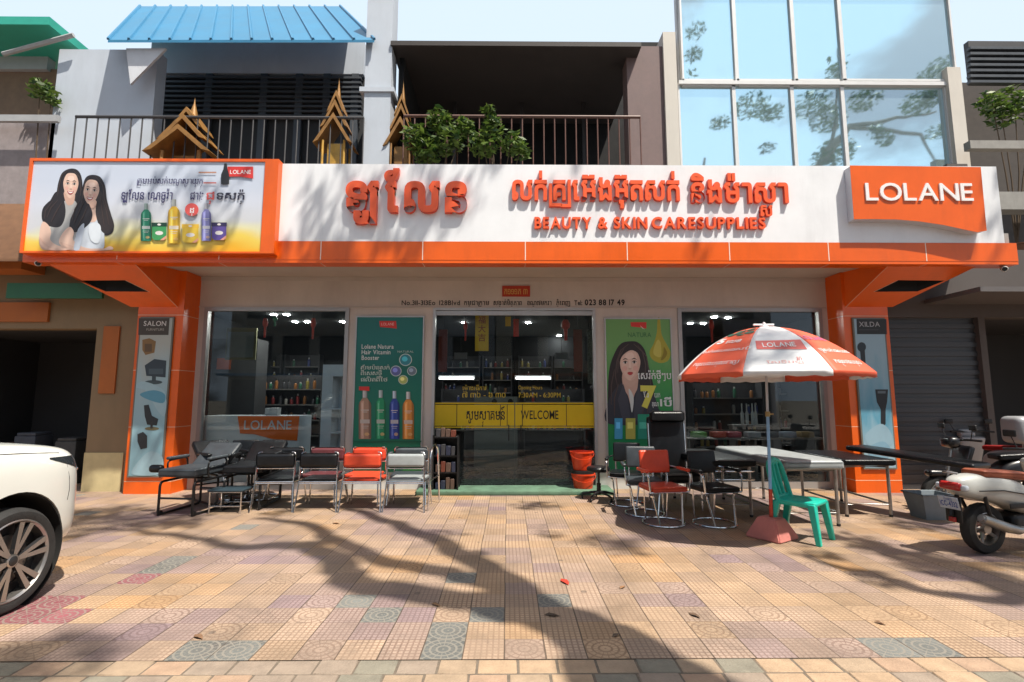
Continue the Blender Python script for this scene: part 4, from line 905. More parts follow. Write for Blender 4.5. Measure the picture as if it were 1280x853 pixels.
p = W(783, 560, 7.9); dup(a0, (p.x, 7.95, 0), R(-16), 'black chrome armchair at the back in front of the poster of a woman', None, gB, {RED_L: BLACK_L})
for px, a_, l in ((300, 12, 'black chrome armchair at the back, left under the orange counter sign'), (330, -8, 'black chrome armchair at the back, right under the orange counter sign')):
    p = W(px, 560, 8.45); dup(a0, (p.x, 8.5, 0), R(a_), l, None, 'black armchairs at the left window', {RED_L: BLACK_L})
# tall salon chair
t = thing('salon_chair', 'tall black high-backed salon chair behind the red armchair', 'chair', (W(840, 560, 7.75).x, 7.7, 0), R(3))
mb = MB(); mb.rbox((0, .25, .93), (.57, .10, .80), .05, 5, M=T3(0, .25, .5) @ RX(R(-5)) @ T3(0, -.25, -.5), puff=.15); mb.build('backrest', t, BLACK_L, True)
MB().rbox((0, .21, 1.33), (.53, .13, .17), .06, 5, puff=.2).build('headrest', t, BLACK_L, True)
MB().rbox((0, -.05, .47), (.54, .56, .12), .045, 4, puff=.15).build('seat', t, BLACK_L, True)
for s in (-1, 1):
    MB().tube(fil([(s * .285, .28, 1.22), (s * .285, .22, .40), (s * .285, .30, .0)], .05), .012).build('leg', t, CHROME, True)
    MB().tube(fil([(s * .285, -.30, 0), (s * .285, -.26, .70), (s * .285, .22, .72)], .07), .012).build('leg', t, CHROME, True)
mb = MB(); mb.tube([(-.285, -.28, .40), (.285, -.28, .40)], .011); mb.tube([(-.285, .22, .40), (.285, .22, .40)], .011); mb.build('crossbar', t, CHROME, True)

def bed(name, label, lea, L_=1.9, Wd=.68, zt=.84, th=.10, loc=(0, 0, 0), rz=0, loop=False, grp='padded treatment beds in front of the right window'):
    t = thing(name, label, 'massage bed', loc, rz, grp)
    MB().rbox((0, 0, zt - th / 2), (Wd, L_, th), .045, 5, puff=.06).build('mattress', t, lea, True)
    LEG = mat('bed_leg_steel', (.42, .40, .38), rough=.35, metal=.8, var=.3, vscale=9)
    for sx in (-1, 1):
        for sy in (-1, 1):
            MB().tube([(sx * (Wd / 2 - .06), sy * (L_ / 2 - .12), .02), (sx * (Wd / 2 - .06), sy * (L_ / 2 - .12), zt - th)], .021, 8).build('leg', t, LEG, True)
            MB().tube([(sx * (Wd / 2 - .06), sy * (L_ / 2 - .12), 0), (sx * (Wd / 2 - .06), sy * (L_ / 2 - .12), .03)], .024, 8).build('rubber_foot', t, BLACK_P, True)
    mb = MB(); a, b_ = Wd / 2 - .06, L_ / 2 - .12
    for z in (.17, zt - th - .02): mb.tube([(-a, -b_, z), (a, -b_, z), (a, b_, z), (-a, b_, z)], .014, closed=True)
    mb.build('rail', t, LEG, True)
    if loop:
        mb = MB(); y = -L_ / 2 - .03
        for z in (zt - th - .05, zt - th - .16): mb.tube(fil([(-a, y + .1, z), (-a, y, z), (a, y, z), (a, y + .1, z)], .06), .012)
        mb.build('handle_loop', t, CHROME, True)
    return t
p = W(1025, 578, 6.35)
bed('massage_bed', 'silver grey padded massage bed behind the green plastic chair', SILVER_L, 2.0, .78, .83, .12, (3.83, 7.45, 0), R(2))
bed('massage_bed', 'black massage bed with a curved chrome end rail left of the silver bed', BLACK_L, 1.6, .66, .78, .10, (3.02, 7.75, 0), R(3), True)
p = gx(1112, 645)
bed('massage_bed', 'black massage bed in front of the right orange pillar, beside the silver bed', BLACK_L, 1.3, .72, .78, .09, (4.95, 7.62, 0), R(-1))
# long black padded board laid across
p0 = W(1074, 560, 7.75); p1 = W(1240, 585, 6.3); mid = (p0 + p1) / 2; d = p1 - p0
t = solo('padded_board', MB().rbox((0, 0, 0), (d.length, .42, .075), .03, 3, M=Matrix.Rotation(math.atan2(d.y, d.x), 4, 'Z') @ RY(-math.atan2(d.z, d.xy.length))), 'long black padded board lying slanted from the black bed towards the scooter', 'board', (mid.x, mid.y + .12, mid.z), BLACK_L, None, True)
# black stool on casters beside the buckets
p = gx(752, 628); t = thing('rolling_stool', 'black rolling stool with a star base beside the red buckets', 'stool', (p.x, p.y + .22, 0))
MB().lathe([(0, .44), (.17, .44), (.19, .46), (.19, .49), (.17, .515), (0, .52)], seg=28).build('seat', t, BLACK_L, True)
MB().lathe([(.035, .08), (.035, .25), (.02, .26), (.02, .44)], seg=14).build('column', t, BLACK_M, True)
for k in range(5):
    a = 2 * math.pi * k / 5 + .3
    b = MB().tube([(0, 0, .12), (.12 * math.cos(a), .12 * math.sin(a), .11), (.27 * math.cos(a), .27 * math.sin(a), .07)], [.022, .02, .014]).build('base_arm', t, BLACK_P, True)
    MB().lathe([(0, -.015), (.026, -.012), (.028, 0), (.026, .012), (0, .015)], (.27 * math.cos(a), .27 * math.sin(a), .028), 12, 'x').build('caster', b, BLACK_P, True)
# buckets
BUCK = mat('bucket_orange', (.70, .055, .012), rough=.32, var=.06, vscale=4)
def bucket(label, loc):
    t = thing('bucket', label, 'bucket', loc, 0, 'orange red buckets by the door')
    MB().lathe([(0, .0), (.145, .0), (.15, .015), (.196, .29), (.21, .292), (.21, .315), (.19, .315), (.142, .02), (0, .02)], seg=32).build('tub', t, BUCK, True)
    h = MB().tube([(.21 * math.cos(a_), -.03 - .18 * math.sin(a_), .29 - .10 * math.sin(a_)) for a_ in [math.pi * k / 14 for k in range(15)]], .004, 6).build('handle', t, BUCK, True)
    return t
p = gx(731, 617); bucket('lower orange red bucket of the pair by the right door post', (p.x, p.y + .16, 0)); bucket('upper orange red bucket of the pair by the right door post', (p.x - .02, p.y + .17, .375))
t = solo('bucket_stand', MB().lathe([(.12, .318), (.20, .318), (.20, .37), (.12, .37), (.12, .318)], (p.x - .01, p.y + .165, 0), 24), 'black ring stand held between the two orange red buckets', 'stand', (p.x, p.y + .16, .318), BLACK_P)
# wire product rack at the left of the door
p = gx(556, 618); t = thing('product_rack', 'small black shelf rack of boxed products left of the glass door', 'rack', (p.x, p.y + .17, 0))
mb = MB()
for sx in (-1, 1):
    for sy in (-1, 1): mb.box(sx * .21 - .012, sx * .21 + .012, sy * .15 - .012, sy * .15 + .012, 0, .98)
mb.box(-.21, -.205, -.15, .15, .05, .95); mb.box(.205, .21, -.15, .15, .05, .95); mb.box(-.21, .21, .145, .15, .05, .95); mb.build('frame', t, BLACK_M, True)
for z in (.05, .34, .62, .93): MB().box(-.2, .2, -.145, .145, z, z + .018).build('shelf', t, BLACK_M, True)
cols = [(.14, .035, .02), (.10, .06, .045), (.02, .025, .05), (.16, .06, .03), (.04, .04, .045), (.09, .025, .03)]
for zi, z in enumerate((.068, .358, .638, .948)):
    x = -.17
    while x < .16:
        wd = rnd.uniform(.06, .085); h = rnd.uniform(.11, .2)
        solo('product_box', MB().rbox((p.x + x + wd / 2, p.y + .09, z + h / 2), (wd, .10, h), .004, 1), 'small carton on the black rack left of the door', 'box', (p.x + x + wd / 2, p.y + .09, z), mat('carton_%d' % rnd.randrange(6), cols[rnd.randrange(6)], rough=.5, var=.15), 'cartons on the black rack')
        x += wd + .012
# security cameras
def cctv(label, px, py, s):
    o = W(px, py, Yc + .08); t = thing('security_camera', label, 'camera', o)
    MB().tube([o + Vector((0, 0, .02)), o + Vector((0, 0, .11))], .03, 12).build('mount', t, mat('camera_white', (.62, .60, .56), rough=.4, var=.05))
    M = Matrix.Translation(o) @ Matrix.Rotation(s * .7, 4, 'Z') @ RX(R(16))
    MB().lathe([(0, -.09), (.04, -.088), (.046, -.07), (.046, .09), (.03, .105), (0, .105)], seg=16, axis='y', M=M).build('housing', t, MATS['camera_white'])
    MB().lathe([(0, -.095), (.032, -.0945), (.034, -.089)], seg=16, axis='y', M=M).build('lens', t, BLACK_P)
cctv('white security camera under the left end of the canopy', 48, 329, 1); cctv('white security camera under the right end of the canopy', 1255, 336, -1)

# ================================================================== PARASOL
p = gx(972, 676); UB = Vector((p.x, p.y + .12, 0))
umb = thing('parasol', 'red and white advertising parasol on a blue pole in a pink base', 'parasol', UB)
tilt = W(958, 470, UB.y) - Vector((UB.x, UB.y, 0)); top = Vector((W(967, 405, UB.y).x, UB.y, W(967, 405, UB.y).z))
PINK = mat('pink_concrete', (.56, .20, .17), rough=.75, var=.12, vscale=5, bump=.2, dirt=.3)
mb = MB(); Mz = T3(UB.x, UB.y, 0) @ RZ(R(33))
v = [(sx * .205, sy * .205, 0) for sx, sy in ((-1, -1), (1, -1), (1, 1), (-1, 1))] + [(sx * .205, sy * .205, .03) for sx, sy in ((-1, -1), (1, -1), (1, 1), (-1, 1))] + [(sx * .105, sy * .105, .235) for sx, sy in ((-1, -1), (1, -1), (1, 1), (-1, 1))]
bm = bmesh.new(); bv = [bm.verts.new(q) for q in v]
for f in [(3, 2, 1, 0), (8, 9, 10, 11)] + [(i, (i + 1) % 4, (i + 1) % 4 + 4, i + 4) for i in range(4)] + [(i + 4, (i + 1) % 4 + 4, (i + 1) % 4 + 8, i + 8) for i in range(4)]: bm.faces.new([bv[i] for i in f])
bmesh.ops.bevel(bm, geom=bm.edges[:], offset=.014, segments=2, affect='EDGES'); bm.verts.index_update()
mb.add([q.co.copy() for q in bm.verts], [[q.index for q in f.verts] for f in bm.faces], Mz, True); bm.free(); mb.build('base', umb, PINK)
pd = Vector(((W(958, 470, UB.y).x - UB.x) * .95, 0, W(958, 470, UB.y).z)); pu = pd.normalized()
b0 = UB + pu * .2; MB().tube([b0, UB + pu * .55], .021, 14).build('pole_sleeve', umb, mat('pole_red', (.55, .06, .03), rough=.4, var=.1))
MB().tube([UB + pu * .5, UB + pu * 1.42], .018, 14).build('pole', umb, mat('pole_blue', (.26, .50, .80), rough=.35, var=.12, vscale=4)); MB().tube([UB + pu * 1.38, UB + pu * 2.46], .0145, 12).build('upper_pole', umb, mat('pole_pale', (.55, .66, .76), rough=.35, var=.1))
mb = MB(); mb.tube([UB + pu * 1.39, UB + pu * 1.45], .026, 12); mb.tube([UB + pu * 1.42, UB + pu * 1.42 + Vector((.06, -.02, 0))], .009, 8); mb.build('clamp', umb, mat('clamp_brass', (.40, .30, .14), rough=.4, metal=.5))
rimz = W(970, 468, UB.y - .2).z; RAD = 1.08; apex = Vector((UB.x + pu.x * 2.5 + .0, UB.y, top.z - .04)); HC = apex.z - rimz
cxy = Vector((W(958, 440, UB.y).x, UB.y + .02)); NP = 8; A0 = R(-129)
def dome(a, r, lift=0.0):                               # a angle, r 0..1; panels are flat-ish between ribs
    k = ((a - A0) / (math.pi / 4)) % 1.0; sag = 1 - .055 * math.sin(math.pi * k) * r
    z = rimz + HC * (1 - (r * 1.0) ** 2.0) * (1 - .012 * math.sin(math.pi * k))
    rr = RAD * r * sag
    n = Vector((2 * HC / RAD * r * math.cos(a), 2 * HC / RAD * r * math.sin(a), 1)).normalized()
    x = cxy.x + rr * math.cos(a); y = cxy.y + rr * math.sin(a)
    return Vector((x, y, z)) + n * lift
P_RED = mat('parasol_red', (.72, .105, .045), rough=.55, var=.07, vscale=3); P_WHT = mat('parasol_white', (.76, .77, .79), rough=.55, var=.06, vscale=3, dirt=.15)
for i in range(NP):
    mb = MB(); a0_ = A0 + i * math.pi / 4; nu, nr = 10, 12; vs = []; fs = []
    for r_ in range(nr + 1):
        for u_ in range(nu + 1): vs.append(dome(a0_ + u_ / nu * math.pi / 4 * .9999 + 1e-5, .02 + .98 * r_ / nr))
    for r_ in range(nr):
        for u_ in range(nu): a_ = r_ * (nu + 1) + u_; fs.append((a_, a_ + 1, a_ + nu + 2, a_ + nu + 1))
    # hanging valance
    o = len(vs)
    for u_ in range(nu + 1):
        q = dome(a0_ + u_ / nu * math.pi / 4 * .9999 + 1e-5, 1.0); vs.append(q + Vector((0, 0, -.055 - .008 * math.sin(u_ * 2.2 + i))))
    for u_ in range(nu): a_ = nr * (nu + 1) + u_; fs.append((a_, a_ + 1, o + u_ + 1, o + u_))
    mb.add(vs, fs); c = mb.build('canopy_panel', umb, P_WHT if i % 2 == 0 else P_RED)
    c.modifiers.new('cloth', 'SOLIDIFY').thickness = .003
    if i in (7, 0, 1):                                  # printing on the panels that face the street
        am = a0_ + math.pi / 8; dm = MB()
        def onp(u0, r0):
            # u: metres to the right along the panel, v: metres up the slope, starting at (u0, r0)
            def f(u, v, d): r = r0 - v / 1.32; return dome(am + (u0 + u) / (RAD * max(r, .2)), r, .006 + d)
            return f
        w1 = ink((.78, .76, .76)); r1_ = ink((.70, .14, .12)); g1 = ink((.02, .13, .09))
        if i == 0:
            f = onp(0, 0); quad = [(-.20, .42), (.21, .42), (.23, .58), (-.20, .55)]
            dm.use(r1_)
            for k in range(8):
                u0_, u1_ = -.22 + .45 * k / 8, -.22 + .45 * (k + 1) / 8
                dm.face([dome(am + u0_ / (RAD * .7), .76 + .002 * k, .004), dome(am + u1_ / (RAD * .7), .76 + .002 * k + .002, .004), dome(am + u1_ / (RAD * .62), .63, .004), dome(am + u0_ / (RAD * .62), .63, .004)])
            letters(dm, 'LOLANE', onp(-.17, .735), width=.33, height=.09, face=w1, bold=.012)
            letters(dm, 'ែសទ^ិបឡ^ូ', onp(-.18, .93), width=.36, height=.035, face=ink((.70, .35, .34))); letters(dm, 'រក', onp(.12, .90), width=.05, height=.06, face=r1_)
        elif i == 7:
            letters(dm, '5', onp(-.20, .62), width=.10, height=.12, face=w1, bold=.05); letters(dm, 'េលខ', onp(-.06, .63), width=.20, height=.085, face=w1, bold=.02)
            letters(dm, 'ថ_ក^ូសក^់ផលនងសប^ិ', onp(-.36, .76), width=.70, height=.05, face=w1); letters(dm, 'កន_ែលងបេ_រស^េវាល^ូ', onp(-.30, .92), width=.62, height=.055, face=w1)
            for cu_, cr_, ru, rr_ in ((-.04, .36, .055, .10), (.07, .30, .06, .07), (.10, .42, .055, .05), (-.10, .44, .045, .05), (.02, .46, .04, .03)):
                dm.use(g1); dm.face([dome(am + (cu_ + ru * math.cos(k * .5236)) / (RAD * .38), cr_ + rr_ * math.sin(k * .5236) / 1.32, .006) for k in range(12)])
            dm.use(r1_)
            for cu_, cr_ in ((-.03, .33), (.06, .40)): dm.face([dome(am + (cu_ + .03 * math.cos(k * 1.047)) / (RAD * .38), cr_ + .012 * math.sin(k * 1.047), .008) for k in range(6)])
        else:
            letters(dm, 'LOLANE', onp(-.24, .62), width=.40, height=.10, face=ink((.30, .10, .30)), bold=.012); letters(dm, 'ថ_កសក^់ផលនង', onp(-.28, .80), width=.56, height=.055, face=w1); letters(dm, 'កន_ែលងបេ_រស', onp(-.26, .93), width=.5, height=.055, face=w1)
        dm.build('panel_print', c, fixn=False)
    MB().tube([dome(a0_, .04, -.012), dome(a0_, .5, -.012), dome(a0_, .985, -.012)], .004, 6).build('rib', umb, CHROME)
hubp = UB + pu * 1.95
for i in range(NP): MB().tube([hubp, dome(A0 + i * math.pi / 4, .52, -.015)], .0035, 6).build('strut', umb, CHROME)
MB().lathe([(0, -.03), (.035, -.03), (.035, .03), (0, .03)], hubp, 14).build('runner', umb, P_WHT)
c0_ = Vector((cxy.x, cxy.y, rimz + HC)); mb = MB(); mb.lathe([(.05, -.01), (.05, .012), (.02, .02), (.015, .06), (0, .065)], c0_, 14); mb.tube([c0_ + Vector((-.13, 0, .03)), c0_ + Vector((.13, .02, .035))], .012, 8); mb.build('finial', umb, P_WHT)

# ================================================================== GREEN PLASTIC CHAIR (front towards +x)
t = thing('plastic_chair', 'turquoise green plastic chair without arms beside the parasol base', 'chair', (3.40, 6.02, 0), R(-50))
TEAL = mat('turquoise_plastic', (.010, .46, .35), rough=.28, var=.06, vscale=5)
mb = MB(); mb.rbox((0.01, 0, .435), (.42, .40, .03), .014, 3); mb.rbox((.21, 0, .425), (.04, .38, .05), .018, 3)
for s in (-1, 1): mb.rbox((.0, s * .19, .418), (.40, .025, .06), .01, 2)
mb.build('seat', t, TEAL, True)
for sx, sy in ((1, 1), (1, -1), (-1, 1), (-1, -1)):
    mb = MB(); a = Vector((sx * .185, sy * .17, .43)); b_ = Vector((sx * (.245 if sx > 0 else .275), sy * .205, 0)); wd = .048
    q = [(-1, -1), (1, -1), (1, 1), (-1, 1)]
    vs = [a + Vector((i * .042, j * .040, 0)) for i, j in q] + [b_ + Vector((i * .027, j * .027, 0)) for i, j in q]
    mb.add(vs, [(3, 2, 1, 0), (4, 5, 6, 7)] + [(i, (i + 1) % 4, (i + 1) % 4 + 4, i + 4) for i in range(4)], None, False); l = mb.build('leg', t, TEAL, True)
    bv_ = l.modifiers.new('soft', 'BEVEL'); bv_.width = .01; bv_.segments = 2
mb = MB()
for s in (-1, 1): mb.tube(fil([(-.17, s * .18, .42), (-.235, s * .19, .66), (-.275, s * .15, .84), (-.285, 0, .875)], .08, 6), .031, 10)
mb.tube([(-.19, .05, .44), (-.245, .055, .66), (-.283, .05, .86)], .027, 8); mb.tube([(-.19, -.05, .44), (-.245, -.055, .66), (-.283, -.05, .86)], .027, 8)
mb.rbox((-.275, 0, .845), (.03, .26, .07), .014, 3, M=T3(0, 0, 0)); mb.rbox((-.19, 0, .455), (.04, .34, .05), .015, 3); mb.build('backrest', t, TEAL, True)

# grey tub behind the scooter
p = gx(1180, 652); t = thing('plastic_tub', 'grey blue tapered plastic tub behind the silver scooter', 'tub', (p.x, p.y + .2, 0))
TUB = mat('tub_grey', (.21, .25, .28), rough=.5, var=.12, dirt=.2); mb = MB(); q = [(-1, -1), (1, -1), (1, 1), (-1, 1)]
mb.add([(i * .17, j * .13, .0) for i, j in q] + [(i * .23, j * .18, .33) for i, j in q] + [(i * .215, j * .165, .33) for i, j in q] + [(i * .16, j * .12, .02) for i, j in q], [(3, 2, 1, 0), (12, 13, 14, 15)] + [(a + i, a + (i + 1) % 4, a + 4 + (i + 1) % 4, a + 4 + i) for a in (0, 4, 8) for i in range(4)], None, False); mb.build('tub', t, TUB, True)
MB().tube([(-.235, -.185, .325), (.235, -.185, .325), (.235, .185, .325), (-.235, .185, .325)], .012, 8, True).build('rim', t, TUB, True)
# ================================================================== WHITE CAR (front towards +y)
def mesh_with_mods(ob):
    bpy.context.view_layer.update(); dg = bpy.context.evaluated_depsgraph_get()
    me = bpy.data.meshes.new_from_object(ob.evaluated_get(dg)); ob.modifiers.clear(); old = ob.data; ob.data = me
    me.set_sharp_from_angle(angle=R(40)); return ob
CARP = mat('car_white', (.74, .76, .72), rough=.22, var=.03, vscale=2, coat=.6)
TYRE = mat('tyre_rubber', (.022, .022, .022), rough=.75, var=.25, vscale=12, bump=.3, bscale=90)
RIM = mat('rim_alloy', (.42, .40, .38), rough=.30, metal=.85, var=.1); RIMD = mat('rim_dark', (.03, .03, .032), rough=.45, metal=.3)
gw = gx(10, 769); CX = gw.x - .96; CY = gw.y - 1.42
car = thing('parked_car', 'white off-road car nosing in at the left edge of the pavement', 'car', (CX, CY, 0), 0)
AX = (1.42, -1.42); WR = .385
st = [(2.27, .42, .50, 1.06), (2.24, .60, .42, 1.10), (2.17, .76, .36, 1.145), (2.05, .865, .34, 1.18), (1.86, .925, .34, 1.215), (1.42, .945, .34, 1.265), (1.0, .945, .34, 1.29), (.6, .94, .34, 1.29), (0, .94, .34, 1.28), (-.8, .94, .34, 1.28), (-1.5, .935, .35, 1.28), (-2.1, .90, .38, 1.27), (-2.35, .84, .42, 1.24), (-2.43, .70, .48, 1.12)]
prof = lambda w_, zb, zt: [(0, zb), (w_ * .8, zb), (w_ - .02, zb + .06), (w_, zb + .2), (w_ + .004, .66), (w_ - .003, .90), (w_ - .025, zt - .12), (w_ - .10, zt - .03), (w_ - .22, zt), (0, zt + .03)]
mb = MB(); vs = []; fs = []
for (y, w_, zb, zt) in st:
    pr_ = prof(w_, zb, zt); rg = [(x, y, z) for x, z in pr_] + [(-x, y, z) for x, z in pr_[-2:0:-1]]; vs += rg
n_ = 18
for i in range(len(st) - 1):
    for k in range(n_): fs.append((i * n_ + k, i * n_ + (k + 1) % n_, (i + 1) * n_ + (k + 1) % n_, (i + 1) * n_ + k))
fs.append(tuple(range(n_ - 1, -1, -1))); fs.append(tuple((len(st) - 1) * n_ + k for k in range(n_)))
mb.add(vs, fs); body = mb.build('body', car, CARP, True)
body.modifiers.new('s', 'SUBSURF').levels = 2; body.modifiers['s'].render_levels = 2
mesh_with_mods(body)
cut = MB()
for ay in AX:
    for s in (-1, 1): cut.lathe([(0, -.30), (.47, -.30), (.47, .30), (0, .30)], (s * .82, ay, WR + .03), 40, 'x')
co = cut.build('cutter', None); co.location = (CX, CY, 0)
bo = body.modifiers.new('b', 'BOOLEAN'); bo.object = co; bo.operation = 'DIFFERENCE'; bo.solver = 'EXACT'
mesh_with_mods(body); bpy.data.objects.remove(co)
if len(body.data.materials) > 1: body.data.materials.clear(); body.data.materials.append(CARP)
for pgn in body.data.polygons: pgn.material_index = 0
for ay in AX:
    for s in (-1, 1):
        MB().lathe([(.467, s * .52), (.467, s * .915), (.455, s * .915), (.455, s * .53), (.1, s * .53)], (0, ay, WR + .03), 40, 'x').build('wheel_arch_liner', car, mat('liner_black', (.012, .012, .012), rough=.9), True)
# greenhouse
mb = MB(); gs = [(1.02, .86, 1.24, 1.29), (.30, .74, 1.24, 1.78), (-.4, .74, 1.24, 1.84), (-1.6, .73, 1.24, 1.81), (-2.15, .72, 1.24, 1.72), (-2.38, .80, 1.22, 1.28)]
vs = []; fs = []
for y, wt, z0, z1 in gs: vs += [(.89, y, z0), (wt, y, z1 - .05), (wt - .12, y, z1), (-(wt - .12), y, z1), (-wt, y, z1 - .05), (-.89, y, z0)]
for i in range(len(gs) - 1):
    for k in range(5): fs.append((i * 6 + k, i * 6 + k + 1, i * 6 + k + 7, i * 6 + k + 6))
fs += [(5, 4, 3, 2, 1, 0), tuple(30 + k for k in range(6))]
mb.add(vs, fs); mb.build('cabin_glass', car, mat('car_glass', (.012, .014, .015), rough=.05, var=0), True, sharp=50)
mb = MB(); vs = []; fs = []
for y, wt, z0, z1 in gs[1:5]: vs += [(wt + .012, y, z1 - .07), (wt - .10, y, z1 + .012), (-(wt - .10), y, z1 + .012), (-wt - .012, y, z1 - .07)]
for i in range(3):
    for k in range(3): fs.append((i * 4 + k, i * 4 + k + 1, i * 4 + k + 5, i * 4 + k + 4))
mb.add(vs, fs)
for s in (-1, 1):
    mb.tube([(s * .895, 1.0, 1.25), (s * .755, .30, 1.74)], .035, 6)
    for y in (-.35, -1.45): mb.tube([(s * .90, y, 1.25), (s * .755, y, 1.78)], .04, 6)
    mb.tube([(s * .90, -2.3, 1.25), (s * .735, -2.1, 1.70)], .06, 6)
mb.build('roof', car, CARP, True)
# wheels
def spoke_wheel(x, y, s):
    wl = MB().lathe([(.285, -.11), (.315, -.122), (.355, -.118), (.378, -.09), (.385, -.05), (.385, .05), (.378, .09), (.355, .118), (.315, .122), (.285, .11)], (x, y, WR), 56, 'x').build('wheel', car, TYRE, True)
    mb = MB(); xo = x + s * .105
    mb.use(RIM).lathe([(.300, .010 * s), (.290, .016 * s), (.276, 0), (.272, -.18 * s)], (xo, y, WR), 48, 'x'); mb.use(RIMD).lathe([(.276, -.075 * s), (0, -.075 * s)], (xo, y, WR), 32, 'x')
    mb.use(RIM)
    for k in range(6):
        for off in (-.16, .16):
            a = 2 * math.pi * k / 6 + .2; a1 = a + off * .35; a2 = a + off
            p0_ = Vector((0, math.cos(a1) * .05, math.sin(a1) * .05)); p1_ = Vector((0, math.cos(a2) * .280, math.sin(a2) * .280)); tg = Vector((0, -math.sin(a2), math.cos(a2)))
            w0, w1_ = .012, .021; c_ = Vector((xo, y, WR)); f0 = Vector((s * .008, 0, 0)); f1 = Vector((s * .010, 0, 0)); bk = Vector((-s * .035, 0, 0))
            v8 = [c_ + p0_ - tg * w0 + f0, c_ + p0_ + tg * w0 + f0, c_ + p1_ + tg * w1_ + f1, c_ + p1_ - tg * w1_ + f1]; v8 = v8 + [q + bk for q in v8]
            mb.use(RIM).add(v8, [(0, 1, 2, 3)], None, False).use(RIMD).add(v8, [(0, 4, 5, 1), (1, 5, 6, 2), (2, 6, 7, 3), (3, 7, 4, 0)], None, False)
    mb.use(RIM).lathe([(.050, -.02 * s), (.048, .008 * s), (.036, .012 * s)], (xo, y, WR), 20, 'x'); mb.use(RIMD).lathe([(.036, .012 * s), (.026, .018 * s), (0, .020 * s)], (xo, y, WR), 20, 'x')
    for k in range(6):
        a = 2 * math.pi * k / 6 + .72; mb.use(RIMD).lathe([(.009, .013 * s), (0, .014 * s)], (xo, y + .085 * math.cos(a), WR + .085 * math.sin(a)), 8, 'x')
    mb.build('rim', wl, None, True)
    mb = MB().lathe([(.19, -.05 * s), (.19, -.06 * s), (0, -.06 * s)], (xo, y, WR), 24, 'x'); mb.build('brake_disc', wl, mat('disc_steel', (.25, .24, .23), rough=.4, metal=.8), True)
for ay in AX:
    for s in (-1, 1): spoke_wheel(s * .84, ay, s)
# lamps, shut lines, lower trim
def wat(y):
    for a, b_ in zip(st, st[1:]):
        if b_[0] <= y <= a[0]: k = (a[0] - y) / (a[0] - b_[0]); return a[1] + (b_[1] - a[1]) * k
    return .94
from mathutils.bvhtree import BVHTree
bt = BVHTree.FromPolygons([v.co.copy() for v in body.data.vertices], [tuple(q.vertices) for q in body.data.polygons])
def on_body(x, y, z, dx, dy, off=.004):                 # the skin of the car seen from (x, y, z) along (dx, dy)
    h = bt.ray_cast(Vector((x, y, z)), Vector((dx, dy, 0)).normalized())
    return h[0] - Vector((dx, dy, 0)).normalized() * off if h[0] is not None else Vector((x, y, z))
LENS = mat('lamp_lens', (.025, .03, .035), rough=.06, var=0); LCH = mat('lamp_chrome', (.5, .5, .5), rough=.2, metal=1)
for s in (-1, 1):
    mb = MB(); vs = []; fs = []; na = 14
    for i in range(na + 1):
        u = i / na; a = R(8) + u * R(66)                # round the corner from the flank to the nose
        z1 = 1.115 - .03 * u; z0 = z1 - (.012 + .16 * min(1, u * 1.5))
        for k in range(4):
            vs.append(on_body(s * (.20 + 1.6 * math.cos(a)), 1.62 + 1.6 * math.sin(a), z0 + (z1 - z0) * k / 3, -s * math.cos(a), -math.sin(a)))
    for i in range(na):
        for k in range(3): fs.append((i * 4 + k, i * 4 + k + 1, i * 4 + k + 5, i * 4 + k + 4))
    hl = mb.add(vs, fs).build('headlight', car, LENS, True, fixn=False)
    mb = MB(); mb.tube([v + (v - Vector((0, v.y, v.z))).normalized() * .002 for v in vs[24::4]], .006, 6); mb.build('light_strip', hl, LCH, True)
    MB().tube([on_body(s * 1.5, y, zt_, -s, 0, .0) for y, zt_ in ((.95, 1.205), (1.2, 1.19), (1.45, 1.175), (1.7, 1.155), (1.85, 1.14))], .0045, 5).build('bonnet_line', car, BLACK_P, True)
    MB().tube([on_body(s * 1.5, y, zt_, -s, 0, .0) for y, zt_ in ((1.90, 1.05), (1.925, .93), (1.93, .82), (1.91, .74))], .003, 5).build('bumper_seam', car, BLACK_P, True)
    MB().tube([(s * .948, .78, .45), (s * .95, .80, .8), (s * .935, .84, 1.2)], .0035, 5).build('door_seam', car, BLACK_P, True)
mb = MB(); mb.rbox((0, 2.19, .80), (.62, .06, .20), .02, 2); mb.rbox((0, 2.15, .56), (.6, .05, .10), .02, 2); mb.build('grille', car, BLACK_P, True)
mb = MB()
for s in (-1, 1): mb.rbox((s * .92, 0, .34), (.06, 1.9, .07), .02, 2)
mb.build('side_step', car, BLACK_P, True)
for s in (-1, 1): MB().rbox((s * 1.02, .72, 1.33), (.17, .09, .13), .04, 3).build('mirror', car, CARP, True)

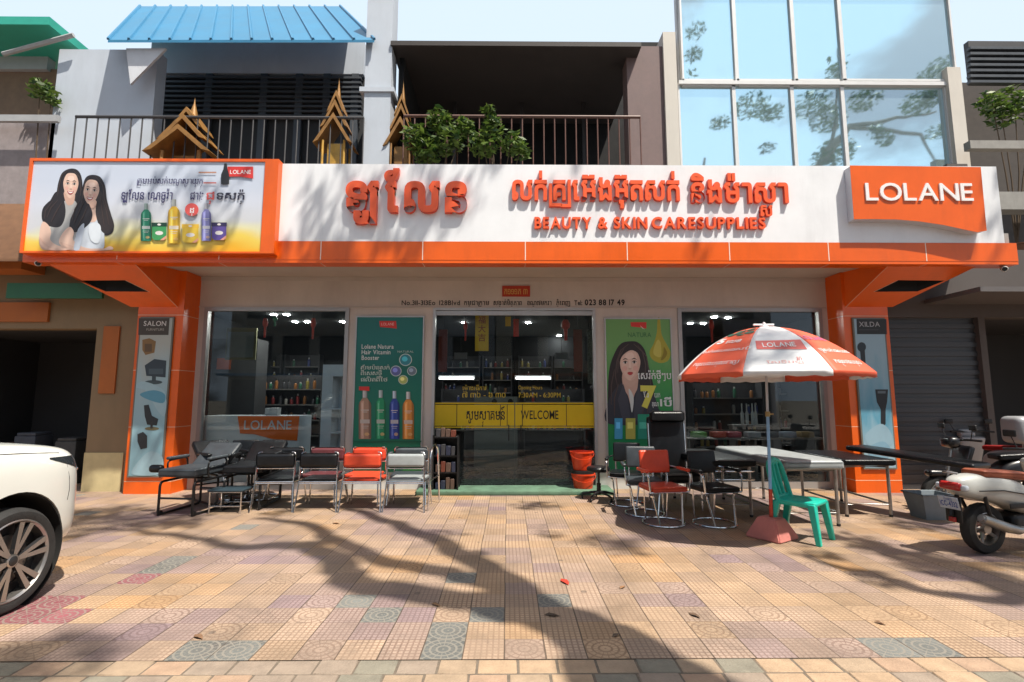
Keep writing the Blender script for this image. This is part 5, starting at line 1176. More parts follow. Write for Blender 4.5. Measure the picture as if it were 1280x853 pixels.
# ================================================================== SCOOTERS (front towards +x, rear axle at the origin)
def scooter(label, shell, seatm, loc, rz, plate=None, simple=False):
    t = thing('scooter', label, 'scooter', loc, rz)
    r = .255
    for nm, x in (('rear_wheel', 0), ('front_wheel', 1.26)):
        wl = MB().lathe([(.165, -.05), (.20, -.062), (.24, -.05), (.255, -.02), (.255, .02), (.24, .05), (.20, .062), (.165, .05)], (x, 0, r), 40, 'y').build(nm, t, TYRE, True)
        mb = MB(); mb.lathe([(.17, -.045), (.155, -.05), (.15, -.02), (.15, .02), (.155, .05), (.17, .045)], (x, 0, r), 36, 'y'); mb.lathe([(.05, -.05), (.05, .05), (0, .05)], (x, 0, r), 16, 'y'); mb.lathe([(0, -.05), (.05, -.05)], (x, 0, r), 16, 'y')
        for k in range(5):
            a = 2 * math.pi * k / 5 + .5; mb.tube([(x + .03 * math.cos(a), 0, r + .03 * math.sin(a)), (x + .155 * math.cos(a + .12), -.02, r + .155 * math.sin(a + .12))], [.022, .015], 6)
        mb.build('rim', wl, RIM, True)
    # tail body
    sec = [(-.38, .04, .66, .74), (-.33, .10, .60, .79), (-.20, .135, .56, .82), (.0, .16, .53, .82), (.25, .17, .46, .79), (.45, .165, .38, .74), (.58, .14, .34, .62)]
    vs = []; fs = []; NN = 14
    for x, hw, z0, z1 in sec:
        for k in range(NN):
            a = 2 * math.pi * k / NN; cs, sn = math.cos(a), math.sin(a)
            vs.append((x, hw * math.copysign(abs(cs) ** .6, cs), (z0 + z1) / 2 + (z1 - z0) / 2 * math.copysign(abs(sn) ** .7, sn)))
    for i in range(len(sec) - 1):
        for k in range(NN): fs.append((i * NN + k, i * NN + (k + 1) % NN, (i + 1) * NN + (k + 1) % NN, (i + 1) * NN + k))
    fs += [tuple(range(NN)), tuple((len(sec) - 1) * NN + k for k in range(NN))]
    b = MB().add(vs, fs).build('body_shell', t, shell, True, sharp=60); b.modifiers.new('s', 'SUBSURF').levels = 1
    mb = MB(); mb.rbox((0, 0, 0), (.62, .25, .085), .04, 4, M=T3(.24, 0, .80) @ RY(R(4)), puff=.10); mb.build('seat', t, seatm, True)
    MB().tube([(-.36, -.07, .83), (-.40, 0, .84), (-.36, .07, .83)], .012, 8).build('grab_rail', t, RIM, True)
    mb = MB(); mb.tube([(-.20, -.150, .66), (.1, -.168, .66), (.45, -.172, .60)], .006, 6); mb.rbox((.3, -.172, .50), (.30, .012, .05), .004, 2); mb.build('side_trim', t, BLACK_P, True)
    MB().rbox((-.375, 0, .70), (.06, .21, .085), .028, 4).build('tail_light', t, mat('tail_red', (.45, .02, .02), rough=.15, coat=.4, var=0), True)
    for s in (-1, 1): MB().rbox((-.355, s * .125, .69), (.07, .05, .06), .02, 3).build('indicator', t, mat('indicator_clear', (.55, .60, .66), rough=.15, coat=.4, var=0), True)
    mb = MB(); mb.tube([(-.30, 0, .60), (-.37, 0, .50), (-.40, 0, .40)], .02, 8); mb.rbox((-.36, 0, .46), (.02, .16, .26), .01, 2, M=None); mb.build('mudguard', t, BLACK_P, True)
    pp = MB().rbox((-.415, 0, .53), (.008, .20, .13), .004, 1, M=T3(-.415, 0, .53) @ RY(R(-14)) @ T3(.415, 0, -.53)).build('licence_plate', t, mat('plate_white', (.52, .58, .68), rough=.4, var=.05), True)
    if plate:
        dm = MB(); Mx = T3(-.415, 0, .53) @ RY(R(-14))
        bl = ink((.03, .07, .35))
        letters(dm, plate, lambda u, v, d: Mx @ Vector((-.0055, .085 - u, v - .035)), width=.17, height=.055, face=bl, bold=.02); letters(dm, 'ភ_ន^ំេពញ', lambda u, v, d: Mx @ Vector((-.0055, .04 - u, v + .028)), width=.08, height=.025, face=bl)
        dm.build('plate_lettering', pp, None, True, fixn=False)
    MB().rbox((-.385, 0, .36), (.02, .07, .05), .008, 2).build('reflector', t, MATS['tail_red'], True)
    mb = MB(); mb.tube([(.42, -.14, .26), (.22, -.17, .26), (.05, -.175, .30), (-.24, -.175, .40)], [.02, .045, .052, .045], 14); mb.tube([(-.24, -.175, .40), (-.26, -.175, .407)], .03, 12); mb.build('exhaust', t, mat('exhaust_steel', (.40, .40, .39), rough=.3, metal=.9, var=.15), True)
    mb = MB(); mb.rbox((.25, .10, .26), (.55, .10, .16), .04, 3); mb.tube([(.02, .10, .28), (-.12, .12, .60)], .018, 8); mb.tube([(.0, -.10, .28), (-.10, -.12, .60)], .018, 8); mb.rbox((.42, 0, .30), (.3, .26, .2), .05, 3); mb.build('engine', t, BLACK_M, True)
    mb = MB(); mb.rbox((.74, 0, .28), (.46, .30, .07), .03, 3); mb.build('floorboard', t, BLACK_P, True)
    mb = MB(); mb.rbox((0, 0, 0), (.07, .38, .66), .032, 4, M=T3(1.02, 0, .62) @ RY(R(-20)), puff=.25); mb.rbox((1.26, 0, .54), (.34, .15, .10), .045, 4); mb.build('front_shield', t, shell, True)
    mb = MB(); mb.tube([(1.26, .09, .255), (1.20, .07, .50), (1.06, 0, .95)], .02, 8); mb.tube([(1.26, -.09, .255), (1.20, -.07, .50)], .02, 8); mb.build('fork', t, RIM, True)
    mb = MB(); mb.tube(fil([(.90, -.34, 1.02), (1.0, -.18, 1.03), (1.02, 0, 1.0), (1.0, .18, 1.03), (.90, .34, 1.02)], .08), .016); mb.build('handlebar', t, BLACK_M, True)
    mb = MB(); mb.rbox((1.08, 0, .98), (.16, .26, .16), .06, 4); mb.build('headlight', t, shell, True)
    for s in (-1, 1):
        mb = MB(); mb.tube([(.97, s * .24, 1.03), (.98, s * .30, 1.17)], .006, 6); mb.rbox((.98, s * .31, 1.20), (.03, .13, .08), .012, 3); mb.build('mirror', t, BLACK_P, True)
    MB().tube([(.25, .12, .2), (.22, .28, .01)], .012, 8).build('side_stand', t, BLACK_M, True)
    return t
SIL = mat('scooter_silver', (.46, .47, .45), rough=.28, var=.05, coat=.4); BRN = mat('seat_brown', (.36, .10, .05), rough=.5, var=.15, bump=.2, bscale=120)
p = gx(1236, 693); scooter('silver scooter with a reddish brown seat and blue lettered plate at the right edge', SIL, BRN, (p.x, p.y + .04, 0), R(12), '1CC-4332')
p = W(1196, 560, 7.35); sb = scooter('black scooter facing the shop bays in the shade behind the silver scooter', mat('scooter_black', (.008, .008, .010), rough=.3, coat=.3), BLACK_L, (p.x + .98, 7.2, 0), R(172))
p = W(1250, 560, 8.35); sw_ = scooter('white scooter with a red seat and white top box at the right neighbour', mat('scooter_white', (.34, .35, .37), rough=.3, var=.05), mat('seat_red', (.30, .02, .02), rough=.5), (p.x, 8.1, 0), R(80))
mb = MB(); mb.rbox((-.22, 0, 1.12), (.42, .44, .42), .09, 4); mb.tube([(-.2, 0, .82), (-.22, 0, .95)], .04, 8); mb.build('top_box', sw_, MATS['scooter_white'], True)
# ================================================================== INSIDE THE SHOP
SHB = mat('shelf_board', (.16, .15, .14), rough=.5, var=.1)
BOTM = [mat('bottle_ink_%d' % i, c, rough=.3, var=.1) for i, c in enumerate([(.03, .12, .07), (.25, .10, .03), (.04, .06, .20), (.30, .28, .25), (.22, .03, .03), (.05, .05, .055), (.28, .22, .05)])]
bot_src = {}
def stock(x, y, z):
    k = rnd.randrange(len(BOTM)); h = rnd.choice((.16, .2, .24))
    if (k, h) not in bot_src:
        mb = MB(); mb.use(BOTM[k]).lathe([(0, 0), (.034, 0), (.036, .01), (.036, h * .68), (.022, h * .8), (.016, h * .82)], seg=10); mb.use(BLACK_P if k % 2 else mat('cap_white', (.5, .5, .5), rough=.4)).lathe([(.018, h * .82), (.018, h), (0, h)], seg=10)
        o = mb.build('product_bottle', None); bot_src[(k, h)] = o; o.location = (x, y, z)
    else:
        o = bot_src[(k, h)].copy(); C.objects.link(o); o.location = (x, y, z)
    tag(o, 'small hair product bottle on a dark shelf behind the shop glass', 'bottle', 'product bottles on the shelves inside')
def shelf_unit(label, x0, x1, y, zs, dep=.32, top=None, fill=.6):
    t = thing('display_shelf', label, 'shelf', ((x0 + x1) / 2, y, 0.03)); top = top or zs[-1] + .35
    mb = MB(); mb.box(x0, x0 + .03, y - dep / 2, y + dep / 2, .03, top); mb.box(x1 - .03, x1, y - dep / 2, y + dep / 2, .03, top); mb.box(x0 + .03, x1 - .03, y + dep / 2 - .02, y + dep / 2, .03, top); mb.build('cabinet', t, mat('shelf_back', (.045, .045, .05), rough=.6, var=.2))
    for z in zs:
        MB().box(x0 + .03, x1 - .03, y - dep / 2, y + dep / 2 - .02, z, z + .025).build('shelf_board', t, SHB)
        x = x0 + .1
        while x < x1 - .1:
            if rnd.random() < fill: stock(x, y - .03 + rnd.uniform(-.04, .04), z + .025)
            x += rnd.uniform(.11, .19)
shelf_unit('dark shelf of bottles seen low through the left shop window', W(318, 500, 11.8).x, W(405, 500, 11.8).x, 11.8, (.75, 1.1, 1.45, 1.8), fill=.75)
shelf_unit('dark shelf of bottles behind the left door leaf', W(552, 500, 13.0).x, W(610, 500, 13).x, 13.0, (.8, 1.15, 1.5), fill=.6)
shelf_unit('dark shelf of bottles behind the right door leaf', W(655, 500, 13.0).x, W(730, 500, 13).x, 13.0, (.8, 1.15, 1.5), fill=.6)
shelf_unit('long dark shelf of bottles behind the parasol in the right shop window', W(862, 500, 11.2).x, W(950, 500, 11.2).x, 11.2, (.55, .9, 1.25, 1.6), fill=.7)
shelf_unit('dark shelf of bottles deep in the right end of the right shop window', W(968, 500, 12.2).x, W(1030, 500, 12.2).x, 12.2, (.55, .9, 1.3, 1.7), fill=.7)
for a_, b_, y_, l in ((318, 352, 13.9, 'tall dark shelf of bottles against the back wall, seen through the left window'), (356, 400, 13.9, 'tall dark shelf of bottles on the back wall beside the pale cabinet'), (553, 600, 14.2, 'tall dark shelf of bottles on the back wall behind the left door leaf'), (603, 640, 14.2, 'tall dark shelf of bottles on the back wall behind the middle of the door'), (648, 690, 14.2, 'tall dark shelf of bottles on the back wall behind the opening hours'), (692, 728, 14.2, 'tall dark shelf of bottles on the back wall at the right of the door'), (880, 950, 13.9, 'tall dark shelf of bottles on the back wall above the low window shelf')):
    shelf_unit(l, W(a_, 500, y_).x, W(b_, 500, y_).x, y_, (1.05, 1.4, 1.75, 2.1, 2.45), fill=.62)
# counter with orange front
Y = 9.50; t = thing('counter', 'white counter with an orange panel and logo lettering behind the left window', 'counter', (W(310, 560, Y).x, Y, .03))
x0, x1 = W(254, 520, Y).x, W(374, 520, Y).x; z1 = W(310, 520, Y).z; zl = .35
MB().box(x0, x1, Y + .02, Y + .6, .03, z1).build('cabinet', t, mat('counter_white', (.72, .78, .82), rough=.35, var=.04))
oq = [(297, 520.5), (374, 520.5), (371, 551), (340, 549), (318, 543), (300, 542)]
mb = MB(); mb.use(mat('counter_orange', (.95, .17, .01), rough=.4, var=.04)).prism([(W(a, b_, Y).x, W(a, b_, Y).z) for a, b_ in oq], Y, Y + .018); mb.build('orange_panel', t)
mb = MB(); letters(mb, 'LOLANE', wall_fn(305, 537, Y - .002), width=W(364, 530, Y).x - W(305, 530, Y).x, height=.17, bold=.006, face=mat('counter_letter', (.75, .75, .78), rough=.3, metal=.1), depth=.008); mb.build('lettering', t, fixn=False)
mb = MB(); pw = W(341, 520, Y + .3); mb.rbox((pw.x, pw.y, z1 + .07), (.24, .16, .14), .01, 2); solo('tissue_box', mb, 'small white box standing on the counter behind the left window', 'box', (pw.x, pw.y, z1), mat('box_white', (.5, .5, .5), rough=.5))
# tall white display cabinet at the right of the left window
Y = 9.62; x0, x1 = W(402, 500, Y).x, W(431, 500, Y).x; z1 = W(410, 456, Y).z
t = thing('display_cabinet', 'tall pale blue white display cabinet at the right edge of the left window', 'cabinet', ((x0 + x1) / 2, Y, .03))
PB = mat('cabinet_pale', (.66, .75, .84), rough=.35, var=.06)
mb = MB(); xm_ = x0 + (x1 - x0) * .45; mb.box(x0, xm_, Y, Y + .45, .03, z1); mb.box(xm_, x1, Y, Y + .45, z1 - .22, z1); mb.box(xm_, x1, Y + .40, Y + .45, .03, z1 - .22); mb.build('cabinet', t, PB)
for z in (.5, .95, 1.4): MB().box(xm_, x1, Y + .02, Y + .40, z, z + .02).build('shelf_board', t, PB)
# framed notice and cupboard at the left
Y = 10.6; x0, x1 = W(281, 450, Y).x, W(319, 450, Y).x
t = thing('wall_notice', 'grey green framed notice hanging deep in the left window', 'notice', ((x0 + x1) / 2, Y, W(300, 450, Y).z)); MB().box(x0, x1, Y, Y + .03, W(300, 450, Y).z, W(300, 410, Y).z).build('frame', t, mat('notice_olive', (.12, .12, .06), rough=.6)); MB().box(x0 + .03, x1 - .05, Y - .003, Y, W(300, 447, Y).z, W(300, 415, Y).z).build('sheet', t, mat('notice_grey', (.13, .16, .16), rough=.6))
t = thing('wardrobe', 'plain dark grey cupboard behind the left window', 'cupboard', (W(286, 500, 11).x, 11, .03)); MB().box(W(257, 500, 11).x, W(318, 500, 11).x, 11, 11.5, .03, 2.9).build('cabinet', t, mat('cupboard_grey', (.045, .045, .047), rough=.6, var=.15)); MB().box(W(272, 450, 11).x, W(289, 450, 11).x, 10.98, 10.998, W(280, 462, 11).z, W(280, 448, 11).z).build('orange_label', t, mat('label_orange', (.35, .07, .02), rough=.6))
# hanging decorations
HR_ = mat('hang_red', (.55, .035, .02), rough=.5, var=.1); HY = mat('hang_yellow', (.80, .52, .02), rough=.5, var=.1)
def hanging(label, px, py0, py1, wpx, Y, m, writing=None, kind='b'):
    a, b_ = W(px, py0, Y), W(px, py1, Y); hw = wpx * Y / FPX / 2; t = thing('hanging_decoration', label, 'decoration', b_)
    if kind == 'b': MB().rbox((a.x, Y, (a.z + b_.z) / 2), (hw * 2, .012, a.z - b_.z), .003, 1).build('banner', t, m)
    else: MB().lathe([(0, b_.z), (hw * .4, b_.z), (hw * .5, b_.z + (a.z - b_.z) * .55), (hw, b_.z + (a.z - b_.z) * .62), (hw * 1.1, b_.z + (a.z - b_.z) * .8), (hw * .6, a.z), (0, a.z)], (a.x, Y, 0), 14).build('lantern', t, m)
    MB().tube([(a.x, Y, a.z), (a.x, Y, zW + .1)], .004, 5).build('cord', t, BLACK_P)
    if writing:
        for i, ch in enumerate(writing):
            mb = MB(); z = a.z - (a.z - b_.z) * (.24 + .24 * i); letters(mb, ch, lambda u, v, d: (a.x - hw * .55 + u, Y - .0072, z + v), width=hw * 1.1, height=(a.z - b_.z) * .16, face=ink((.35, .07, .02)), bold=.01); mb.build('character', t, fixn=False)
hanging('yellow hanging banner with red characters behind the door glass', 602.5, 393, 439, 17, 9.75, HY, '福大吉')
hanging('small red hanging banner right of the yellow one behind the door', 645, 399, 421, 7, 9.8, HR_, '吉'); hanging('short yellow hanging tag between the two door banners', 635, 396, 408, 7, 9.9, HY)
hanging('slim red hanging string ornament at the left of the door opening', 582, 402, 426, 5, 9.9, HR_, None, 'l'); hanging('red knot ornament hanging at the right of the door opening', 707, 400, 426, 10, 10.0, HR_, None, 'l')
for px, y0, y1, m_, l in ((332, 398, 422, HR_, 'left red lantern hanging in the left window'), (344, 396, 408, mat('hang_green', (.02, .22, .12), rough=.5), 'green lantern hanging between red ones in the left window'), (392, 398, 424, HR_, 'larger red lantern hanging at the right of the left window'), (889, 400, 428, HR_, 'red lantern hanging in the right window left of the parasol')): hanging(l, px, y0, y1, 6, 9.9, m_, None, 'l')
BRK = mat('red_strip', (.20, .035, .018), rough=.6)
for px, l in ((554, 'dull red vertical strip hanging inside the left door leaf'), (722, 'dull red vertical strip hanging inside the right door leaf')): hanging(l, px, 412, 465, 11, 10.3, BRK)
hanging('black and white patterned strip at the right inside of the door', 737, 412, 480, 7, 9.8, mat('pattern_strip', (.12, .14, .12), rough=.6, var=.8, vscale=30))
for px, l in ((576, 'small grey plate hanging at the left behind the door glass'), (702, 'small grey plate hanging at the right behind the door glass')): hanging(l, px, 441, 449, 16, 11, mat('plate_grey', (.22, .25, .28), rough=.5))
# green and red tubs on a shelf at the bottom of the right window
t = thing('window_shelf', 'low dark shelf along the bottom of the right shop window', 'shelf', (W(940, 540, 9.8).x, 9.8, .03))
MB().box(W(856, 540, 9.8).x, W(1026, 540, 9.8).x, 9.65, 9.95, W(900, 547, 9.8).z - .03, W(900, 547, 9.8).z).build('shelf_board', t, SHB); 
for px in (858, 940, 1024): MB().box(W(px, 540, 9.8).x - .02, W(px, 540, 9.8).x + .02, 9.68, 9.92, .03, W(900, 547, 9.8).z - .031).build('leg', t, SHB)
zz = W(900, 547, 9.8).z
for px, c, nm in ((873, (.08, .32, .04), 'green'), (897, (.45, .06, .03), 'red'), (916, (.35, .03, .05), 'crimson'), (940, (.3, .32, .34), 'grey'), (962, (.05, .05, .06), 'black'), (984, (.2, .24, .3), 'pale blue'), (1006, (.28, .2, .1), 'tan')):
    q = W(px, 540, 9.8); solo('storage_tray', MB().rbox((q.x, 9.8, zz + .055), (.26, .2, .11), .02, 2), nm + ' plastic tray on the low shelf in the right window', 'tray', (q.x, 9.8, zz), mat('tray_' + nm.replace(' ', '_'), c, rough=.4, var=.05))
# white stands with upright tools in the right window
for px in (928, 934, 941, 945):
    q = W(px, 525, 10.2); solo('upright_bottle', MB().lathe([(0, 0), (.03, 0), (.03, .22), (.012, .28), (.012, .42), (0, .42)], (q.x, 10.2, W(px, 531, 10.2).z), 12), 'slim pale upright bottle standing inside the right window', 'bottle', (q.x, 10.2, W(px, 531, 10.2).z), mat('pale_bottle', (.45, .46, .44), rough=.3), 'slim upright bottles in the right window')
t = thing('glass_table', 'narrow dark table carrying slim bottles inside the right window', 'table', (W(936, 540, 10.2).x, 10.2, .03)); zq = W(936, 531, 10.2).z
MB().box(W(915, 540, 10.2).x, W(960, 540, 10.2).x, 10.05, 10.4, zq - .03, zq - .001).build('tabletop', t, SHB)
for px in (917, 958): MB().box(W(px, 540, 10.2).x - .02, W(px, 540, 10.2).x + .02, 10.08, 10.37, .03, zq - .031).build('leg', t, SHB)
# reception desk deep behind the door
q0, q1 = W(593, 500, 12), W(647, 500, 12); t = thing('reception_desk', 'pale desk front with two round holes deep behind the door', 'desk', ((q0.x + q1.x) / 2, 12, .03))
MB().box(q0.x, q1.x, 12, 12.5, .03, W(620, 496, 12).z).build('desk', t, mat('desk_pale', (.17, .19, .18), rough=.5, var=.06))
for px in (618, 638): MB().lathe([(0, -.004), (.06, -.004), (.06, 0)], (W(px, 500, 12).x, 12, W(px, 502, 12).z), 16, 'y').build('desk_hole', t, BLACK_P)
# ================================================================== UPPER STOREYS BEHIND THE SIGN
def wp(x0, x1, y0, y1, Y, th=.15, mb=None):            # upright slab covering photo pixels x0..x1, y0..y1 at depth Y
    mb = mb or MB(); c = (y0 + y1) / 2
    a, b_ = W(x0, c, Y), W(x1, c, Y); mb.box(a.x, b_.x, Y, Y + th, W((x0 + x1) / 2, y1, Y).z, W((x0 + x1) / 2, y0, Y).z); return mb
U = 10.2
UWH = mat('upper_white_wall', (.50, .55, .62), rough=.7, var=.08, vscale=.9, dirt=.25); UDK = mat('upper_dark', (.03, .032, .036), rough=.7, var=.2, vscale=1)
LOUV = mat('louvre_grey', (.06, .07, .085), rough=.5, var=.15); CREAM = mat('cream_wall', (.62, .58, .52), rough=.7, var=.08, vscale=1, dirt=.25)
t = thing('upper_storey', 'white upper storey with dark louvred recess above the advertising banner', 'building', (W(270, 200, U).x, U, zS + .5))
mb = MB(); wp(62, 188, 62, 290, U, .3, mb); wp(455, 462, 55, 290, U, 1.6, mb); wp(188, 455, 52, 92, U + 1.25, .2, mb); mb.build('wall', t, UWH)
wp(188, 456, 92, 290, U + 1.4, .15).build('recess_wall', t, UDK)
mb = MB()
for k in range(9): 
    y = 96 + k * 6; a = W(196, y, U + 1.25); b_ = W(452, y, U + 1.25); mb.box(a.x, b_.x, U + 1.2, U + 1.32, a.z - .05, a.z)
mb.build('louvre', t, LOUV)
mb = MB()
for px in (250, 320, 365, 400, 436): wp(px, px + 9, 92, 290, U + 1.22, .1, mb)
mb.build('post', t, LOUV)
# blue roof over the recess
BLUE = mat('blue_roof', (.04, .20, .36), rough=.4, var=.12, vscale=1.5, dirt=.15)
a, b_, c_, d_ = W(135, 50, U - .5), W(468, 50, U - .5), W(425, 8, U + 2.2), W(175, 8, U + 2.2); mb = MB(); th = Vector((0, 0, -.06))
mb.face([a, b_, c_, d_]); mb.face([a + th, b_ + th, c_ + th, d_ + th]); mb.face([a, a + th, b_ + th, b_]); mb.face([a, d_, d_ + th, a + th]); mb.face([b_, c_, c_ + th, b_ + th])
for k in range(14): u = k / 13; mb.tube([a.lerp(b_, u) + Vector((0, 0, .02)), d_.lerp(c_, u) + Vector((0, 0, .02))], .03, 5)
mb.build('roof', t, BLUE, fixn=False)
a, b_, c_, d_ = W(146, 50, U - .6), W(197, 50, U - .6), W(178, 118, U + .0), W(150, 100, U + .0)
mb = MB(); mb.prism([(a.x, a.z), (b_.x, b_.z), (c_.x, c_.z)], U - .35, U - .3); mb.build('side_awning', t, mat('awning_pale', (.62, .64, .68), rough=.6, var=.06))
# balcony rail
def rail(label, x0, x1, y0, Y, m, n, zb):
    t = thing('balcony_rail', label, 'railing', (W((x0 + x1) / 2, y0, Y).x, Y, zb)); a, b_ = W(x0, y0, Y), W(x1, y0, Y); zt_ = (a.z + b_.z) / 2
    MB().tube([(a.x, Y, zt_), (b_.x, Y, zt_)], .032, 8).build('handrail', t, m)
    mb = MB()
    for k in range(n + 1): x = a.x + (b_.x - a.x) * k / n; mb.tube([(x, Y, zb), (x, Y, zt_)], .014, 6)
    mb.tube([(a.x, Y, zb + .12), (b_.x, Y, zb + .12)], .018, 6); mb.build('balusters', t, m)
IRON = mat('rail_iron', (.06, .06, .065), rough=.5); RBR = mat('rail_brown', (.14, .065, .05), rough=.5)
zbal = zS + .5
rail('thin dark balcony rail in front of the white upper wall and louvres', 95, 455, 147, 9.75, IRON, 26, zbal)
rail('brown balcony rail across the dark open terrace', 505, 800, 146, 9.7, RBR, 22, zbal)
o = solo('balcony_floor', MB().box(W(60, 200, U).x, W(1213, 200, U).x, 9.6, 13.0, zS + .46, zS + .5), 'grey balcony slab behind the sign board', 'balcony', (0, 10, zS + .46), mat('slab_concrete_2', (.3, .29, .28), rough=.9, var=.15))
# golden spirit houses
GOLD = mat('gold_paint', (.55, .32, .06), rough=.4, metal=.25, var=.25, vscale=6); GOLDD = mat('gold_dark', (.30, .15, .04), rough=.5, metal=.2, var=.3, vscale=6)
def spirit_house(label, px, pyb, pyt, wpx, Y, m):
    b_ = W(px, pyb, Y); h = W(px, pyt, Y).z - b_.z; r = wpx * Y / FPX / 2
    t = thing('spirit_house', label, 'shrine', (b_.x, Y, zbal), 0); z = zbal; H = W(px, pyt, Y).z - zbal
    mb = MB(); mb.rbox((b_.x, Y, z + H * .02), (r * 1.1, r * 1.1, H * .04), .01, 1); mb.lathe([(r * .35, z + H * .04), (r * .26, z + H * .10), (r * .22, z + H * .34), (r * .36, z + H * .40), (r * .5, z + H * .43)], (b_.x, Y, 0), 10); mb.build('pedestal', t, m)
    mb = MB(); mb.rbox((b_.x, Y, z + H * .445), (r * 1.7, r * 1.5, H * .03), .01, 1)
    for sx in (-1, 1):
        for sy in (-1, 1): mb.tube([(b_.x + sx * r * .6, Y + sy * r * .5, z + H * .46), (b_.x + sx * r * .6, Y + sy * r * .5, z + H * .62)], r * .07, 6)
    mb.rbox((b_.x, Y + r * .1, z + H * .54), (r * .9, r * .7, H * .15), .01, 1); mb.build('shrine_room', t, m)
    mb = MB()
    for k, (w_, z0, z1) in enumerate(((1.0, .61, .76), (.72, .70, .84), (.45, .79, .90))):
        p_ = [(-w_ * r * 1.08, z + H * (z0 - .012)), (-w_ * r * .9, z + H * (z0 + .015)), (0, z + H * z1), (w_ * r * .9, z + H * (z0 + .015)), (w_ * r * 1.08, z + H * (z0 - .012)), (w_ * r * .8, z + H * z0), (0, z + H * (z1 - .03)), (-w_ * r * .8, z + H * z0)]
        mb.prism([(b_.x + q[0], q[1]) for q in p_], Y - r * .75 * w_ - .02 * k, Y + r * .75 * w_ + .02 * k)
    mb.lathe([(r * .16, z + H * .86), (r * .10, z + H * .91), (r * .03, z + H * .96), (0, z + H)], (b_.x, Y, 0), 10); mb.build('roof', t, GOLDD)
spirit_house('dark gold spirit house on the balcony above the advertising banner', 238, 200, 122, 78, 10.0, GOLDD)
spirit_house('bright gold spirit house on a tall post left of the white column', 420, 200, 96, 46, 9.95, GOLD)
spirit_house('gold spirit house half behind the right side of the white column', 502, 200, 100, 40, 10.05, GOLDD)
# white column
t = thing('white_column', 'tall white column between the louvred recess and the dark terrace', 'column', (W(470, 200, 9.85).x, 9.85, zbal)); mb = MB(); wp(455, 488, -40, 300, 9.85, .45, mb); a = W(471, 110, 9.85); mb.box(W(450, 110, 9.85).x, W(493, 110, 9.85).x, 9.81, 10.33, a.z - .1, a.z); mb.build('shaft', t, UWH)
# dark open terrace
t = thing('upper_storey', 'upper storey with a wide dark open terrace under a thin brown eave', 'building', (W(650, 200, U).x, U, zbal))
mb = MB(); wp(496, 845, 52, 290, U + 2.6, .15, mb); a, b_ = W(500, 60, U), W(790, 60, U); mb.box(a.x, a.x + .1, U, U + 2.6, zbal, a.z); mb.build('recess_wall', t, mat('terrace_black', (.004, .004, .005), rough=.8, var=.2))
mb = MB(); zt_ = W(650, 52, U - .4).z; mb.box(W(494, 52, U).x, W(795, 52, U).x, U - .4, U + 2.7, zt_ - .10, zt_); mb.build('eave', t, mat('eave_brown', (.04, .032, .03), rough=.6, var=.15))
mb = MB(); wp(786, 832, 58, 290, U - .05, .4, mb); mb.build('pier', t, mat('pier_brown', (.19, .13, .125), rough=.7, var=.12, dirt=.2))
mb = MB()
for px in (566, 650, 728): wp(px, px + 4, 58, 290, U + 1.6, .06, mb)
a = W(500, 96, U + 1.6); mb.box(W(500, 96, U + 1.6).x, W(790, 96, U + 1.6).x, U + 1.6, U + 1.66, a.z - .05, a.z); mb.build('frame', t, mat('terrace_frame', (.035, .03, .03), rough=.5))
wp(833, 849, 40, 290, U - .12, .5).build('cream_pier', t, CREAM)
# glazed upper storey
t = thing('upper_storey', 'upper storey of large sky reflecting blue glass panes in white frames', 'building', (W(1020, 200, U).x, U, zbal))
PANE = bpy.data.materials.new('sky_glass'); PANE.use_nodes = True; bs = PANE.node_tree.nodes['Principled BSDF']; bs.inputs['Base Color'].default_value = (.66, .90, .99, 1); bs.inputs['Metallic'].default_value = .85; bs.inputs['Roughness'].default_value = .035
nzb = PANE.node_tree.nodes.new('ShaderNodeTexNoise'); nzb.inputs['Scale'].default_value = 1.2; bpn = PANE.node_tree.nodes.new('ShaderNodeBump'); bpn.inputs['Strength'].default_value = .12; bpn.inputs['Distance'].default_value = .04
PANE.node_tree.links.new(nzb.outputs['Fac'], bpn.inputs['Height']); PANE.node_tree.links.new(bpn.outputs[0], bs.inputs['Normal'])
WF = mat('white_frame', (.70, .70, .70), rough=.45, var=.04); ysplit = [(-8, 101), (106, 300)]; up = [851, 919, 992, 1052, 1192]; lo = [851, 922, 996, 1060, 1192]
for (y0, y1), xs_ in zip(ysplit, (up, lo)):
    for a, b_ in zip(xs_, xs_[1:]):
        f = MB(); e = 2.2
        wp(a, a + e, y0, y1, U - .06, .12, f); wp(b_ - e, b_, y0, y1, U - .06, .12, f); wp(a + e, b_ - e, y0, y0 + e, U - .06, .12, f); wp(a + e, b_ - e, y1 - e, y1, U - .06, .12, f); fo = f.build('window', t, WF)
        wp(a + e, b_ - e, y0 + e, y1 - e, U - .01, .02).build('pane', fo, PANE)
mb = MB(); wp(849, 1194, 101.3, 105.7, U - .10, .18, mb); wp(849, 1194, -40, -8.5, U - .08, .3, mb); wp(849, 1194, -60, 300, U + .08, .1, mb); mb.build('wall', t, WF)
wp(1195, 1212, 84, 300, U - .15, .5).build('cream_pier', t, CREAM)
